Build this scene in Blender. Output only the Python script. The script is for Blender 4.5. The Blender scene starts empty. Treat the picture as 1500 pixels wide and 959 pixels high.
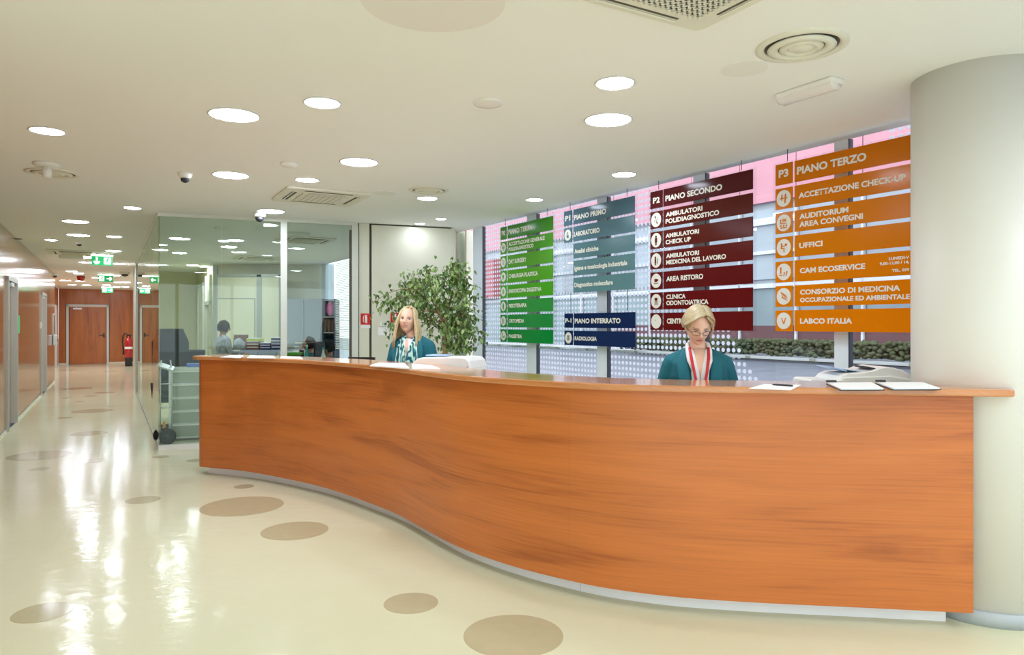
import bpy, bmesh, math, random
from mathutils import Vector, Matrix, Euler, noise
R = math.radians
sc = bpy.context.scene
COL = sc.collection
random.seed(7)
# ------------------------------------------------------------------ camera
F = 1045.0; HZ = 475.0; H = 1.5; CEIL = 2.83
cam = bpy.data.cameras.new('camera'); camo = bpy.data.objects.new('camera', cam); COL.objects.link(camo)
camo.location = (0, 0, H); camo.rotation_euler = (R(90), 0, 0)
cam.sensor_width = 36; cam.lens = 36 * F / 1500.0
cam.shift_y = -(479.5 - HZ) / 1500.0
cam.clip_start = .05; cam.clip_end = 300
sc.camera = camo
# ------------------------------------------------------------------ world: bright overcast sky
w = bpy.data.worlds.new('world'); sc.world = w; w.use_nodes = True
bg = w.node_tree.nodes['Background']
bg.inputs[0].default_value = (.90, .94, 1.0, 1); bg.inputs[1].default_value = 2.1
# ------------------------------------------------------------------ exposure
sc.view_settings.view_transform = 'Standard'; sc.view_settings.look = 'None'
sc.view_settings.gamma = 1; sc.view_settings.exposure = 0.62
sc.cycles.use_denoising = True
sc.cycles.max_bounces = 10; sc.cycles.diffuse_bounces = 5; sc.cycles.transparent_max_bounces = 24
sc.cycles.glossy_bounces = 4; sc.cycles.caustics_reflective = False; sc.cycles.caustics_refractive = False
sc.cycles.sample_clamp_indirect = 6
LAMP = 42.0
LAMP_COL = (.89, .96, 1.11)

# ------------------------------------------------------------------ pixel -> place helpers
def PT(px, py, Y): return Vector(((px - 750) / F * Y, Y, H + (HZ - py) / F * Y))
def floor_pt(px, py):
    Y = H * F / (py - HZ); return Vector(((px - 750) / F * Y, Y, 0))
def ceil_pt(px, py):
    Y = (CEIL - H) * F / (HZ - py); return Vector(((px - 750) / F * Y, Y, CEIL))
def line_px(P, d, px):
    """parameter along P + t d where the ground plan line crosses the view column px"""
    k = (px - 750) / F
    return (k * P[1] - P[0]) / (d[0] - k * d[1])
def on(P, d, t): return Vector((P[0] + d[0] * t, P[1] + d[1] * t, 0))

# ------------------------------------------------------------------ materials
def mat(name, col, rough=.5, metal=0, coat=0, emit=None, es=0, spec=.5, noise_amt=0, nscale=8, trans=0, sss=0, bump=0, bscale=40):
    m = bpy.data.materials.new(name); m.use_nodes = True
    nt = m.node_tree; b = nt.nodes['Principled BSDF']
    c = (*col, 1)
    b.inputs['Base Color'].default_value = c
    b.inputs['Roughness'].default_value = rough; b.inputs['Metallic'].default_value = metal
    b.inputs['Coat Weight'].default_value = coat; b.inputs['Coat Roughness'].default_value = .05
    b.inputs['Specular IOR Level'].default_value = spec
    if sss: b.inputs['Subsurface Weight'].default_value = sss; b.inputs['Subsurface Radius'].default_value = (.01, .004, .002)
    if emit: b.inputs['Emission Color'].default_value = (*emit, 1); b.inputs['Emission Strength'].default_value = es
    tc = nt.nodes.new('ShaderNodeTexCoord')
    n = nt.nodes.new('ShaderNodeTexNoise'); n.inputs['Scale'].default_value = nscale; n.inputs['Detail'].default_value = 3
    nt.links.new(tc.outputs['Object'], n.inputs['Vector'])
    mx = nt.nodes.new('ShaderNodeMix'); mx.data_type = 'RGBA'
    a = noise_amt
    mx.inputs['A'].default_value = tuple(max(0, x * (1 - a)) for x in col) + (1,)
    mx.inputs['B'].default_value = tuple(min(1, x * (1 + a)) for x in col) + (1,)
    nt.links.new(n.outputs['Fac'], mx.inputs['Factor']); nt.links.new(mx.outputs['Result'], b.inputs['Base Color'])
    if bump:
        n2 = nt.nodes.new('ShaderNodeTexNoise'); n2.inputs['Scale'].default_value = bscale
        nt.links.new(tc.outputs['Object'], n2.inputs['Vector'])
        bp = nt.nodes.new('ShaderNodeBump'); bp.inputs['Strength'].default_value = bump; bp.inputs['Distance'].default_value = .02
        nt.links.new(n2.outputs['Fac'], bp.inputs['Height']); nt.links.new(bp.outputs['Normal'], b.inputs['Normal'])
    return m

def glass(name, tint, ior=1.35):
    m = bpy.data.materials.new(name); m.use_nodes = True; nt = m.node_tree
    for n in list(nt.nodes): nt.nodes.remove(n)
    o = nt.nodes.new('ShaderNodeOutputMaterial'); t = nt.nodes.new('ShaderNodeBsdfTransparent'); g = nt.nodes.new('ShaderNodeBsdfGlossy')
    t.inputs[0].default_value = (*tint, 1); g.inputs['Roughness'].default_value = 0.0; g.inputs[0].default_value = (.95, 1, .97, 1)
    fr = nt.nodes.new('ShaderNodeFresnel'); ge = nt.nodes.new('ShaderNodeNewGeometry'); ma = nt.nodes.new('ShaderNodeMath'); ma.operation = 'MULTIPLY_ADD'
    ma.inputs[1].default_value = 1 / ior - ior; ma.inputs[2].default_value = ior    # same reflection on the way out of the pane as on the way in
    nt.links.new(ge.outputs['Backfacing'], ma.inputs[0]); nt.links.new(ma.outputs[0], fr.inputs[0])
    mx = nt.nodes.new('ShaderNodeMixShader')
    nt.links.new(fr.outputs[0], mx.inputs[0]); nt.links.new(t.outputs[0], mx.inputs[1]); nt.links.new(g.outputs[0], mx.inputs[2])
    nt.links.new(mx.outputs[0], o.inputs[0])
    return m

def wood(name, dark, light, axis='X', scale=1.0, rough=.3, coat=.3, coord='Object'):
    """laminate with long grain along axis (object coordinates, or UV metres along a curved panel)"""
    m = bpy.data.materials.new(name); m.use_nodes = True; nt = m.node_tree; b = nt.nodes['Principled BSDF']
    tc = nt.nodes.new('ShaderNodeTexCoord'); mp = nt.nodes.new('ShaderNodeMapping')
    nt.links.new(tc.outputs[coord], mp.inputs['Vector'])
    s = {'X': (.35, 3, 3.2), 'Z': (3.2, 3.2, .3), 'U': (.32, 3.4, 1)}[axis]
    mp.inputs['Scale'].default_value = tuple(x * scale for x in s)
    n1 = nt.nodes.new('ShaderNodeTexNoise'); n1.inputs['Scale'].default_value = 1.9; n1.inputs['Detail'].default_value = 4; n1.inputs['Distortion'].default_value = 1.0
    nt.links.new(mp.outputs[0], n1.inputs['Vector'])
    mp2 = nt.nodes.new('ShaderNodeMapping'); nt.links.new(tc.outputs[coord], mp2.inputs['Vector'])
    mp2.inputs['Scale'].default_value = tuple(x * scale for x in {'X': (1.2, 45, 45), 'Z': (45, 45, 1.2), 'U': (1.4, 55, 1)}[axis])
    n2 = nt.nodes.new('ShaderNodeTexNoise'); n2.inputs['Scale'].default_value = 1.5; n2.inputs['Detail'].default_value = 5
    nt.links.new(mp2.outputs[0], n2.inputs['Vector'])
    ad = nt.nodes.new('ShaderNodeMath'); ad.operation = 'MULTIPLY_ADD'; ad.inputs[1].default_value = .35
    nt.links.new(n2.outputs['Fac'], ad.inputs[0]); 
    m3 = nt.nodes.new('ShaderNodeMath'); m3.operation = 'MULTIPLY'; m3.inputs[1].default_value = .65
    nt.links.new(n1.outputs['Fac'], m3.inputs[0]); nt.links.new(m3.outputs[0], ad.inputs[2])
    cr = nt.nodes.new('ShaderNodeValToRGB'); e = cr.color_ramp.elements
    e[0].position = .34; e[0].color = (*dark, 1); e[1].position = .62; e[1].color = (*light, 1)
    mid = cr.color_ramp.elements.new(.46); mid.color = (*[(a * .35 + c * .65) for a, c in zip(dark, light)], 1)
    nt.links.new(ad.outputs[0], cr.inputs[0]); nt.links.new(cr.outputs[0], b.inputs['Base Color'])
    b.inputs['Roughness'].default_value = rough; b.inputs['Coat Weight'].default_value = coat; b.inputs['Coat Roughness'].default_value = .12
    return m

M = {}
M['ceiling'] = mat('ceiling_paint', (.93, .925, .905), .9, noise_amt=.015, nscale=.6)
M['cream'] = mat('cream_wall_paint', (.80, .785, .66), .55, noise_amt=.02, nscale=1.5)
M['cream_panel'] = mat('cream_laminate', (.72, .71, .57), .35, noise_amt=.015, nscale=1.2)
M['olive'] = mat('olive_wall_paint', (.62, .60, .36), .6, noise_amt=.03, nscale=1.5)
M['column'] = mat('column_plaster', (.74, .72, .65), .45, noise_amt=.02, nscale=2)
M['white'] = mat('white_paint', (.82, .82, .80), .4, noise_amt=.02, nscale=3)
M['white_plastic'] = mat('white_plastic', (.84, .83, .78), .35, noise_amt=.01)
M['printer_white'] = mat('printer_plastic', (.90, .90, .86), .4, noise_amt=.01)
M['paper'] = mat('white_paper', (.92, .92, .90), .8, noise_amt=.01)
M['alu'] = mat('brushed_aluminium', (.72, .74, .76), .35, metal=.6, noise_amt=.05, nscale=20)
M['kick'] = mat('satin_kick_plate', (.88, .88, .90), .4, noise_amt=.03, nscale=10)
M['base_grey'] = mat('grey_skirting', (.46, .50, .53), .45, noise_amt=.05)
M['frame_grey'] = mat('grey_frame_paint', (.46, .49, .47), .4, metal=.2, noise_amt=.03)
M['frame_light'] = mat('light_frame_paint', (.68, .70, .62), .4, metal=.1, noise_amt=.03)
M['jamb'] = mat('door_jamb_paint', (.56, .55, .50), .4, metal=.2, noise_amt=.03)
M['win_frame'] = mat('window_frame_paint', (.76, .86, .98), .5, noise_amt=.03)
M['win_mull'] = mat('window_mullion_paint', (.80, .88, .97), .5, noise_amt=.03)
M['dark_strip'] = mat('dark_strip_paint', (.02, .03, .05), .5, noise_amt=.1)
M['black'] = mat('black_plastic', (.02, .02, .022), .4, noise_amt=.1)
M['dark_fabric'] = mat('dark_fabric', (.018, .02, .024), .9, noise_amt=.05, nscale=10)
M['slot'] = mat('vent_shadow_gap', (.10, .09, .07), .8, noise_amt=.1)
M['dark_slot'] = mat('dark_grille_backing', (.06, .06, .06), .8, noise_amt=.1)
M['vent'] = mat('vent_enamel', (.80, .77, .66), .45, noise_amt=.02)
M['floor_dot'] = mat('taupe_resin_inlay', (.52, .47, .29), .12, spec=.2, noise_amt=.06, nscale=14)
M['ceil_dot'] = mat('taupe_ceiling_disc', (.86, .81, .78), .8, noise_amt=.01)
M['stain'] = mat('faint_ceiling_cover', (.88, .86, .82), .9, noise_amt=.02)
M['wood_v'] = wood('corridor_wood_laminate', (.25, .110, .042), (.37, .175, .070), 'Z', rough=.15, coat=.35)
M['wood_end'] = wood('end_wall_wood_laminate', (.34, .080, .010), (.55, .165, .024), 'Z', rough=.3, coat=.2)
M['wood_h'] = wood('cherry_counter_laminate', (.38, .095, .017), (.62, .180, .034), 'U', rough=.35, coat=.10, coord='UV')
M['wood_top'] = wood('cherry_countertop_laminate', (.46, .15, .045), (.66, .28, .10), 'U', rough=.16, coat=.5, coord='UV')
M['glass'] = glass('clear_green_glass', (.91, .965, .92))
M['glass_side'] = glass('corridor_glass', (.82, .88, .78), 1.6)
M['win_glass'] = glass('window_glass', (.93, .97, .98))
M['acrylic'] = glass('clear_acrylic', (.96, .95, .96))
M['lamp'] = mat('lamp_diffuser', (.9, .9, .9), .5, emit=LAMP_COL, es=LAMP)
M['green_sign'] = mat('exit_sign_green', (.0, .36, .10), .3, emit=(.0, .42, .12), es=.32)
M['sign_lit'] = mat('exit_sign_white', (.9, .95, .9), .3, emit=(.9, 1, .9), es=.8)
M['red'] = mat('signal_red', (.62, .012, .015), .35, noise_amt=.03)
M['ext_red'] = mat('extinguisher_red', (.45, .01, .015), .25, coat=.5)
M['navy'] = mat('navy_plastic', (.015, .02, .09), .5, noise_amt=.1)
M['brown'] = mat('brown_card', (.16, .07, .05), .7, noise_amt=.2, nscale=30)
M['lime'] = mat('lime_card', (.50, .62, .03), .6, noise_amt=.05)
M['green'] = mat('green_plastic', (.10, .32, .04), .5, noise_amt=.1)
M['cab_grey'] = mat('grey_cabinet_enamel', (.38, .42, .50), .5, noise_amt=.02)
M['cab_white'] = mat('drawer_enamel', (.33, .35, .30), .35, metal=.3, noise_amt=.06, nscale=4)
M['shelf_dark'] = mat('dark_cabinet_inside', (.05, .05, .07), .7, noise_amt=.2)
M['pink'] = mat('pink_fabric', (.75, .08, .35), .7, noise_amt=.1)
M['teal_bottle'] = mat('teal_plastic_bottle', (.05, .42, .45), .2, coat=.5)
M['clear_plastic'] = mat('clear_plastic', (.75, .8, .85), .15, coat=.5)
M['blue'] = mat('blue_paper', (.10, .22, .62), .6, noise_amt=.05)
M['lightblue'] = mat('pale_blue_plastic', (.45, .60, .85), .3, noise_amt=.05)
M['desk'] = mat('grey_desk_laminate', (.55, .56, .52), .4, noise_amt=.03)
M['text'] = mat('ivory_lettering', (.82, .80, .70), .5, noise_amt=.01)
M['text_w'] = mat('pale_grey_lettering', (.80, .77, .70), .5, noise_amt=.01)
M['ink'] = mat('dark_ink', (.03, .03, .04), .6)
M['lum'] = mat('translucent_partition', (.86, .85, .66), .45, noise_amt=.01)
M['trunk'] = mat('ficus_bark', (.30, .20, .09), .8, noise_amt=.25, nscale=30)
M['soil'] = mat('potting_soil', (.05, .03, .02), .95, noise_amt=.3, nscale=60)
M['pot'] = mat('white_pot', (.7, .7, .66), .4, noise_amt=.03)

def leaf_mat():
    m = mat('ficus_leaf', (.10, .24, .03), .35, noise_amt=0)
    nt = m.node_tree; b = nt.nodes['Principled BSDF']
    oi = nt.nodes.new('ShaderNodeNewGeometry')
    cr = nt.nodes.new('ShaderNodeValToRGB'); e = cr.color_ramp.elements
    e[0].position = 0; e[0].color = (.06, .14, .03, 1); e[1].position = 1; e[1].color = (.32, .46, .14, 1)
    nt.links.new(oi.outputs['Random Per Island'], cr.inputs[0])
    for l in list(b.inputs['Base Color'].links): nt.links.remove(l)
    nt.links.new(cr.outputs[0], b.inputs['Base Color'])
    return m
M['leaf'] = leaf_mat()

def floor_mat():
    m = bpy.data.materials.new('cream_resin_floor'); m.use_nodes = True; nt = m.node_tree; b = nt.nodes['Principled BSDF']
    tc = nt.nodes.new('ShaderNodeTexCoord')
    n = nt.nodes.new('ShaderNodeTexNoise'); n.inputs['Scale'].default_value = .9; n.inputs['Detail'].default_value = 3
    nt.links.new(tc.outputs['Object'], n.inputs['Vector'])
    cr = nt.nodes.new('ShaderNodeValToRGB'); e = cr.color_ramp.elements
    e[0].position = .35; e[0].color = (.705, .695, .475, 1); e[1].position = .65; e[1].color = (.735, .725, .51, 1)
    nt.links.new(n.outputs['Fac'], cr.inputs[0]); nt.links.new(cr.outputs[0], b.inputs['Base Color'])
    b.inputs['Roughness'].default_value = .11; b.inputs['Specular IOR Level'].default_value = .08
    n2 = nt.nodes.new('ShaderNodeTexNoise'); n2.inputs['Scale'].default_value = 9; n2.inputs['Detail'].default_value = 3
    nt.links.new(tc.outputs['Object'], n2.inputs['Vector'])
    bp = nt.nodes.new('ShaderNodeBump'); bp.inputs['Strength'].default_value = .10; bp.inputs['Distance'].default_value = .02
    nt.links.new(n2.outputs['Fac'], bp.inputs['Height']); nt.links.new(bp.outputs['Normal'], b.inputs['Normal'])
    return m
M['floor'] = floor_mat()

def film_mat():
    """glazing film printed with white dots on a square grid; the print thins out beyond a slanting edge"""
    m = bpy.data.materials.new('white_dot_film'); m.use_nodes = True; nt = m.node_tree
    for n in list(nt.nodes): nt.nodes.remove(n)
    N = nt.nodes.new; L = nt.links.new
    tc = N('ShaderNodeTexCoord'); sp = N('ShaderNodeSeparateXYZ'); L(tc.outputs['Object'], sp.inputs[0])
    def math_(op, a, b=None, c=None):
        k = N('ShaderNodeMath'); k.operation = op
        for i, v in enumerate((a, b, c)):
            if v is None: continue
            if isinstance(v, (int, float)): k.inputs[i].default_value = v
            else: L(v, k.inputs[i])
        return k.outputs[0]
    P = .057
    fx = math_('SUBTRACT', math_('FRACT', math_('DIVIDE', sp.outputs['X'], P)), .5)
    fz = math_('SUBTRACT', math_('FRACT', math_('DIVIDE', sp.outputs['Z'], P)), .5)
    d = math_('SQRT', math_('ADD', math_('MULTIPLY', fx, fx), math_('MULTIPLY', fz, fz)))
    dot = math_('LESS_THAN', d, .315)
    cx = math_('SUBTRACT', sp.outputs['X'], math_('MULTIPLY', fx, P)); cz = math_('SUBTRACT', sp.outputs['Z'], math_('MULTIPLY', fz, P))
    edge = math_('ADD', math_('MULTIPLY', math_('SUBTRACT', 2.75, cz), .68), 3.38)
    left = math_('LESS_THAN', cx, edge)
    corner = math_('MULTIPLY', math_('GREATER_THAN', cx, 5.66), math_('GREATER_THAN', cz, 2.62))
    msk = math_('MULTIPLY', dot, math_('MAXIMUM', left, corner))
    t = N('ShaderNodeBsdfTransparent'); df = N('ShaderNodeBsdfDiffuse'); tr = N('ShaderNodeBsdfTranslucent')
    df.inputs[0].default_value = (.9, .92, .95, 1); tr.inputs[0].default_value = (.9, .93, .97, 1)
    ms = N('ShaderNodeMixShader'); ms.inputs[0].default_value = .9; L(df.outputs[0], ms.inputs[1]); L(tr.outputs[0], ms.inputs[2])
    mx = N('ShaderNodeMixShader'); L(msk, mx.inputs[0]); L(t.outputs[0], mx.inputs[1]); L(ms.outputs[0], mx.inputs[2])
    o = N('ShaderNodeOutputMaterial'); L(mx.outputs[0], o.inputs[0])
    return m
M['film'] = film_mat()

# ------------------------------------------------------------------ mesh helpers
XF = {}
def frame(loc, rz=0): return Matrix.Translation(Vector(loc)) @ Matrix.Rotation(rz, 4, 'Z')
class MB:
    """collects shapes in world (or local) coordinates"""
    def __init__(s, T=None): s.v = []; s.f = []; s.uv = {}; s.T = T or Matrix.Identity(4); s.sm = []
    def add(s, vs, fs, smooth=False):
        o = len(s.v); s.v += [s.T @ Vector(p) for p in vs]; s.f += [[i + o for i in f] for f in fs]; s.sm += [smooth] * len(fs); return o
    def box(s, c, d, rz=0, rx=0, ry=0, T=None):
        X = Matrix.Translation(Vector(c)) @ Euler((rx, ry, rz)).to_matrix().to_4x4()
        hx, hy, hz = d[0] / 2, d[1] / 2, d[2] / 2
        vs = [X @ Vector((x, y, z)) for x in (-hx, hx) for y in (-hy, hy) for z in (-hz, hz)]
        s.add(vs, [(0, 1, 3, 2), (4, 6, 7, 5), (0, 4, 5, 1), (2, 3, 7, 6), (0, 2, 6, 4), (1, 5, 7, 3)]); return s
    def mm(s, a, b):
        return s.box([(x + y) / 2 for x, y in zip(a, b)], [abs(y - x) for x, y in zip(a, b)])
    def rbox(s, c, d, r=.01, rz=0, seg=3, rx=0, ry=0):
        """box with rounded corners in plan and a small chamfer"""
        X = Matrix.Translation(Vector(c)) @ Euler((rx, ry, rz)).to_matrix().to_4x4()
        hx, hy, hz = d[0] / 2, d[1] / 2, d[2] / 2; ch = min(r * .5, hz * .6)
        def ring(ins, z):
            out = []
            rr = max(r - ins, 1e-4)
            for q, (sx, sy) in enumerate(((1, 1), (-1, 1), (-1, -1), (1, -1))):
                for k in range(seg + 1):
                    a = math.pi / 2 * (q + k / seg)
                    out.append(X @ Vector((sx * (hx - r) + rr * math.cos(a), sy * (hy - r) + rr * math.sin(a), z)))
            return out
        rs = [ring(ch, -hz), ring(0, -hz + ch), ring(0, hz - ch), ring(ch, hz)]
        n = len(rs[0]); vs = sum(rs, [])
        fs = [list(reversed(range(n))), list(range(3 * n, 4 * n))]
        for k in range(3):
            for i in range(n): j = (i + 1) % n; fs.append((k * n + i, k * n + j, (k + 1) * n + j, (k + 1) * n + i))
        s.add(vs, fs); return s
    def lathe(s, prof, c=(0, 0, 0), n=24, axis='Z', smooth=True, rot=None, cap=True):
        """prof = [(r, z)...]"""
        vs = []; fs = []
        for r, z in prof:
            for i in range(n):
                a = 2 * math.pi * i / n; vs.append(Vector((r * math.cos(a), r * math.sin(a), z)))
        for k in range(len(prof) - 1):
            for i in range(n): j = (i + 1) % n; fs.append((k * n + i, k * n + j, (k + 1) * n + j, (k + 1) * n + i))
        if cap:
            if prof[0][0] > 1e-5: fs.append(list(reversed(range(n))))
            if prof[-1][0] > 1e-5: fs.append([(len(prof) - 1) * n + i for i in range(n)])
        X = rot.to_4x4() if rot else Matrix.Identity(4)
        if axis == 'X': X = Matrix.Rotation(R(90), 4, 'Y')
        if axis == 'Y': X = Matrix.Rotation(R(90), 4, 'X')
        X = Matrix.Translation(Vector(c)) @ X
        s.add([X @ v for v in vs], fs, smooth); return s
    def cyl(s, c, r, h, n=20, axis='Z'): return s.lathe([(r, -h / 2), (r, h / 2)], c, n, axis, smooth=False)
    def ball(s, c, r, n=16, m=10, rot=None):
        rx, ry, rz = (r, r, r) if isinstance(r, (int, float)) else r
        vs = []; fs = []
        q = rot.to_matrix() if rot else Matrix.Identity(3)
        for k in range(m + 1):
            t = math.pi * k / m
            for i in range(n):
                a = 2 * math.pi * i / n
                vs.append(Vector(c) + q @ Vector((rx * math.sin(t) * math.cos(a), ry * math.sin(t) * math.sin(a), rz * math.cos(t))))
        for k in range(m):
            for i in range(n): j = (i + 1) % n; fs.append((k * n + i, (k + 1) * n + i, (k + 1) * n + j, k * n + j))
        s.add(vs, fs, True); return s
    def tube(s, pts, n=10, side=None, smooth=True):
        """pts = [(x,y,z,rx[,ry])]; rx along the side vector"""
        P = [Vector(p[:3]) for p in pts]; vs = []; fs = []
        prev = None
        for k, p in enumerate(P):
            d = (P[min(k + 1, len(P) - 1)] - P[max(k - 1, 0)])
            if d.length < 1e-9: d = Vector((0, 0, 1))
            d.normalize()
            if side is not None: a = Vector(side)
            elif prev is not None: a = prev
            else: a = Vector((1, 0, 0)) if abs(d.x) < .8 else Vector((0, 1, 0))
            a = (a - d * a.dot(d)).normalized(); prev = a; b = d.cross(a)
            rx = pts[k][3]; ry = pts[k][4] if len(pts[k]) > 4 else rx
            for i in range(n):
                t = 2 * math.pi * i / n; vs.append(p + a * rx * math.cos(t) + b * ry * math.sin(t))
        for k in range(len(P) - 1):
            for i in range(n): j = (i + 1) % n; fs.append((k * n + i, k * n + j, (k + 1) * n + j, (k + 1) * n + i))
        fs.append(list(reversed(range(n)))); fs.append([(len(P) - 1) * n + i for i in range(n)])
        s.add(vs, fs, smooth); return s
    def prism(s, poly, z0, z1):
        """poly = plan outline (ccw)"""
        n = len(poly)
        vs = [(p[0], p[1], z0) for p in poly] + [(p[0], p[1], z1) for p in poly]
        fs = [list(reversed(range(n))), list(range(n, 2 * n))] + [(i, (i + 1) % n, n + (i + 1) % n, n + i) for i in range(n)]
        s.add(vs, fs); return s
    def build(s, name, m, parent=None, **props):
        me = bpy.data.meshes.new(name)
        inv = XF[parent.name].inverted() if parent is not None and parent.name in XF else Matrix.Identity(4)
        o = bpy.data.objects.new(name, me)
        me.from_pydata([tuple(inv @ v) for v in s.v], [], s.f)
        me.polygons.foreach_set('use_smooth', s.sm)
        me.materials.append(M[m] if isinstance(m, str) else m)
        me.update(); COL.objects.link(o)
        if parent is not None: o.parent = parent; XF[o.name] = XF.get(parent.name, Matrix.Identity(4))
        else: XF[o.name] = Matrix.Identity(4)
        for k, v in props.items(): o[k] = v
        return o
def thing(name, label, cat, loc=(0, 0, 0), rz=0, group=None):
    o = bpy.data.objects.new(name, None); COL.objects.link(o); o.empty_display_size = .1
    o.location = loc; o.rotation_euler = (0, 0, rz); o['label'] = label; o['category'] = cat
    if group: o['group'] = group
    XF[o.name] = frame(loc, rz); return o
def tag(o, label, cat, group=None):
    o['label'] = label; o['category'] = cat
    if group: o['group'] = group
    return o
def struct_empty(name, loc=(0, 0, 0), rz=0):
    o = bpy.data.objects.new(name, None); COL.objects.link(o); o.location = loc; o.rotation_euler = (0, 0, rz)
    o['kind'] = 'structure'; XF[o.name] = frame(loc, rz); return o
def recentre(o):
    """origin of a single-mesh top-level thing to its base centre"""
    me = o.data; xs = [v.co for v in me.vertices]
    c = Vector((sum(v.x for v in xs) / len(xs), sum(v.y for v in xs) / len(xs), min(v.z for v in xs)))
    me.transform(Matrix.Translation(-c)); o.location = c; return o
def wallbox(mb, p0, p1, z0, z1, th, side=1):
    """vertical slab from p0 to p1, thickness to the left (side=1) or right (-1) of the direction"""
    d = (Vector(p1[:2]) - Vector(p0[:2])).normalized(); n = Vector((-d.y, d.x)) * side * th
    a, b = Vector(p0[:2]), Vector(p1[:2])
    pl = [a, b, b + n, a + n]
    if side < 0: pl = [a, a + n, b + n, b]
    mb.prism(pl, z0, z1); return mb
# ================================================================== SETTING
CD = (-.49167, .87083)          # along the corridor, away from the camera
CN = (.87083, .49167)           # across the corridor, to the right
LW = (-6.70, 9.33)              # a point on the left wall
GC = (-4.21, 8.50)              # glass corner of the office
WA = (-.380, 9.686); WU = (.5231, -.8523); WN = (.8523, .5231)   # window wall: start, direction to the right, outward
W2 = (-.806, 9.79)
gl = math.hypot(W2[0] - GC[0], W2[1] - GC[1]); GU = ((W2[0] - GC[0]) / gl, (W2[1] - GC[1]) / gl)
def lw(t, d=0): return (LW[0] + CD[0] * t + CN[0] * d, LW[1] + CD[1] * t + CN[1] * d)
def gs(t, d=0): return (GC[0] + CD[0] * t + CN[0] * d, GC[1] + CD[1] * t + CN[1] * d)
def gf(t, d=0): return (GC[0] + GU[0] * t - GU[1] * d, GC[1] + GU[1] * t + GU[0] * d)      # d > 0 is into the office
def wl(s, d=0): return (WA[0] + WU[0] * s + WN[0] * d, WA[1] + WU[1] * s + WN[1] * d)      # d > 0 is outdoors
AZ = math.atan2(CD[1], CD[0]); GZ = math.atan2(GU[1], GU[0]); WZ = math.atan2(WU[1], WU[0])

OUT = [wl(11.0), wl(-7.4), (-6.62, 15.8), (-8.09, 18.3), (-9.32, 17.56), (-12.96, 28.76), (-16.88, 26.55), lw(10.8, -.40), lw(10.8), lw(-8), (-3.8, 2.36), (-3.8, -3.2), (wl(11)[0], -3.2)]
o = MB().prism(OUT, -.06, 0).build('floor', 'floor', kind='structure'); FLOOR = o
o = MB().prism(OUT, CEIL, CEIL + .12).build('ceiling', 'ceiling', kind='structure'); CEILING = o
MB().mm((-60, -25, -.12), (60, 80, -.061)).build('ground', mat('street_paving', (.155, .165, .205), .45, noise_amt=.35, nscale=1.2), kind='structure')
MB().mm((-25, -24, -.06), (25, -3.4, -.03)).build('bounce_slab', mat('bounce_slab_paving', (.72, .72, .70), .7, noise_amt=.1), kind='structure')  # unseen pale slab added to bounce daylight up to the ceiling

# round inlays in the resin floor
for px, py, wd in [(355, 741, 124), (432, 777, 100), (602, 883, 80), (752, 930, 146), (62.5, 896.7, 94), (209.5, 732, 53), (357.5, 712.5, 30), (58, 666.7, 98),
                   (58, 686.7, 32), (131, 634.6, 55), (135.5, 674.5, 42), (135.6, 601.7, 62), (96, 611.7, 24), (235, 669, 26), (287, 674, 28), (112, 569, 48),
                   (152, 575, 33), (133, 580, 20), (98.5, 583, 15), (116, 588, 16), (161, 594.6, 13), (100, 542, 27), (162, 544, 18)]:
    p = floor_pt(px, py); k = (px - 750) / F; r = wd / 2 * p.y / F / math.sqrt(1 + k * k)
    MB().cyl((p.x, p.y, .0005), r, .002, 48).build('floor_inlay_disc', 'floor_dot', FLOOR)
MB().cyl((-.325, 2.94, CEIL - .002), .297, .005, 64).build('ceiling_disc', 'ceil_dot', CEILING)
for px, py, wd in [(1090, 101, 66), (563, 283, 36)]:
    p = ceil_pt(px, py); MB().cyl((p.x, p.y, CEIL - .001), wd / 2 * p.y / F, .003, 40).build('ceiling_cover', 'stain', CEILING)

# ---- left wall: wood laminate panels with two doors
wl_left = MB()
wallbox(wl_left, lw(-8, -.03), lw(.68, -.03), 0, CEIL, .14, 1)
wallbox(wl_left, lw(1.85, -.03), lw(6.5, -.03), 0, CEIL, .14, 1)
wallbox(wl_left, lw(7.7, -.03), lw(10.8, -.03), 0, CEIL, .14, 1)
wallbox(wl_left, lw(.68, -.03), lw(1.85, -.03), 2.16, CEIL, .14, 1)
wallbox(wl_left, lw(6.5, -.03), lw(7.7, -.03), 2.16, CEIL, .14, 1)
WLEFT = wl_left.build('wall_left', 'slot', kind='structure')
def panel(t0, t1, z0, z1):
    T = frame((*lw(t0), 0), AZ); m = MB(T); m.mm((.002, 0, z0), (t1 - t0 - .002, .03, z1))
    m.build('wall_panel', 'wood_v', WLEFT)
for a, b in [(-8, -6.8), (-6.8, -5.6), (-5.6, -4.4), (-4.4, -3.2), (-3.2, -2), (-2, -.7), (-.7, .66), (1.87, 3.1), (3.1, 4.3), (4.3, 5.4), (5.4, 6.48), (7.72, 8.8), (8.8, 9.8), (9.8, 10.8)]:
    panel(a, b, .06, CEIL)
panel(.66, 1.87, 2.18, CEIL); panel(6.48, 7.72, 2.18, CEIL)
for k, (a, b) in enumerate([(-8, .66), (1.87, 6.48), (7.72, 10.8)]):
    m = MB(); wallbox(m, lw(a, .006), lw(b, .006), 0, .035, .03, 1)
    m.build('baseboard_left' if k == 0 else 'baseboard_left', 'cream', kind='structure')
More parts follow.
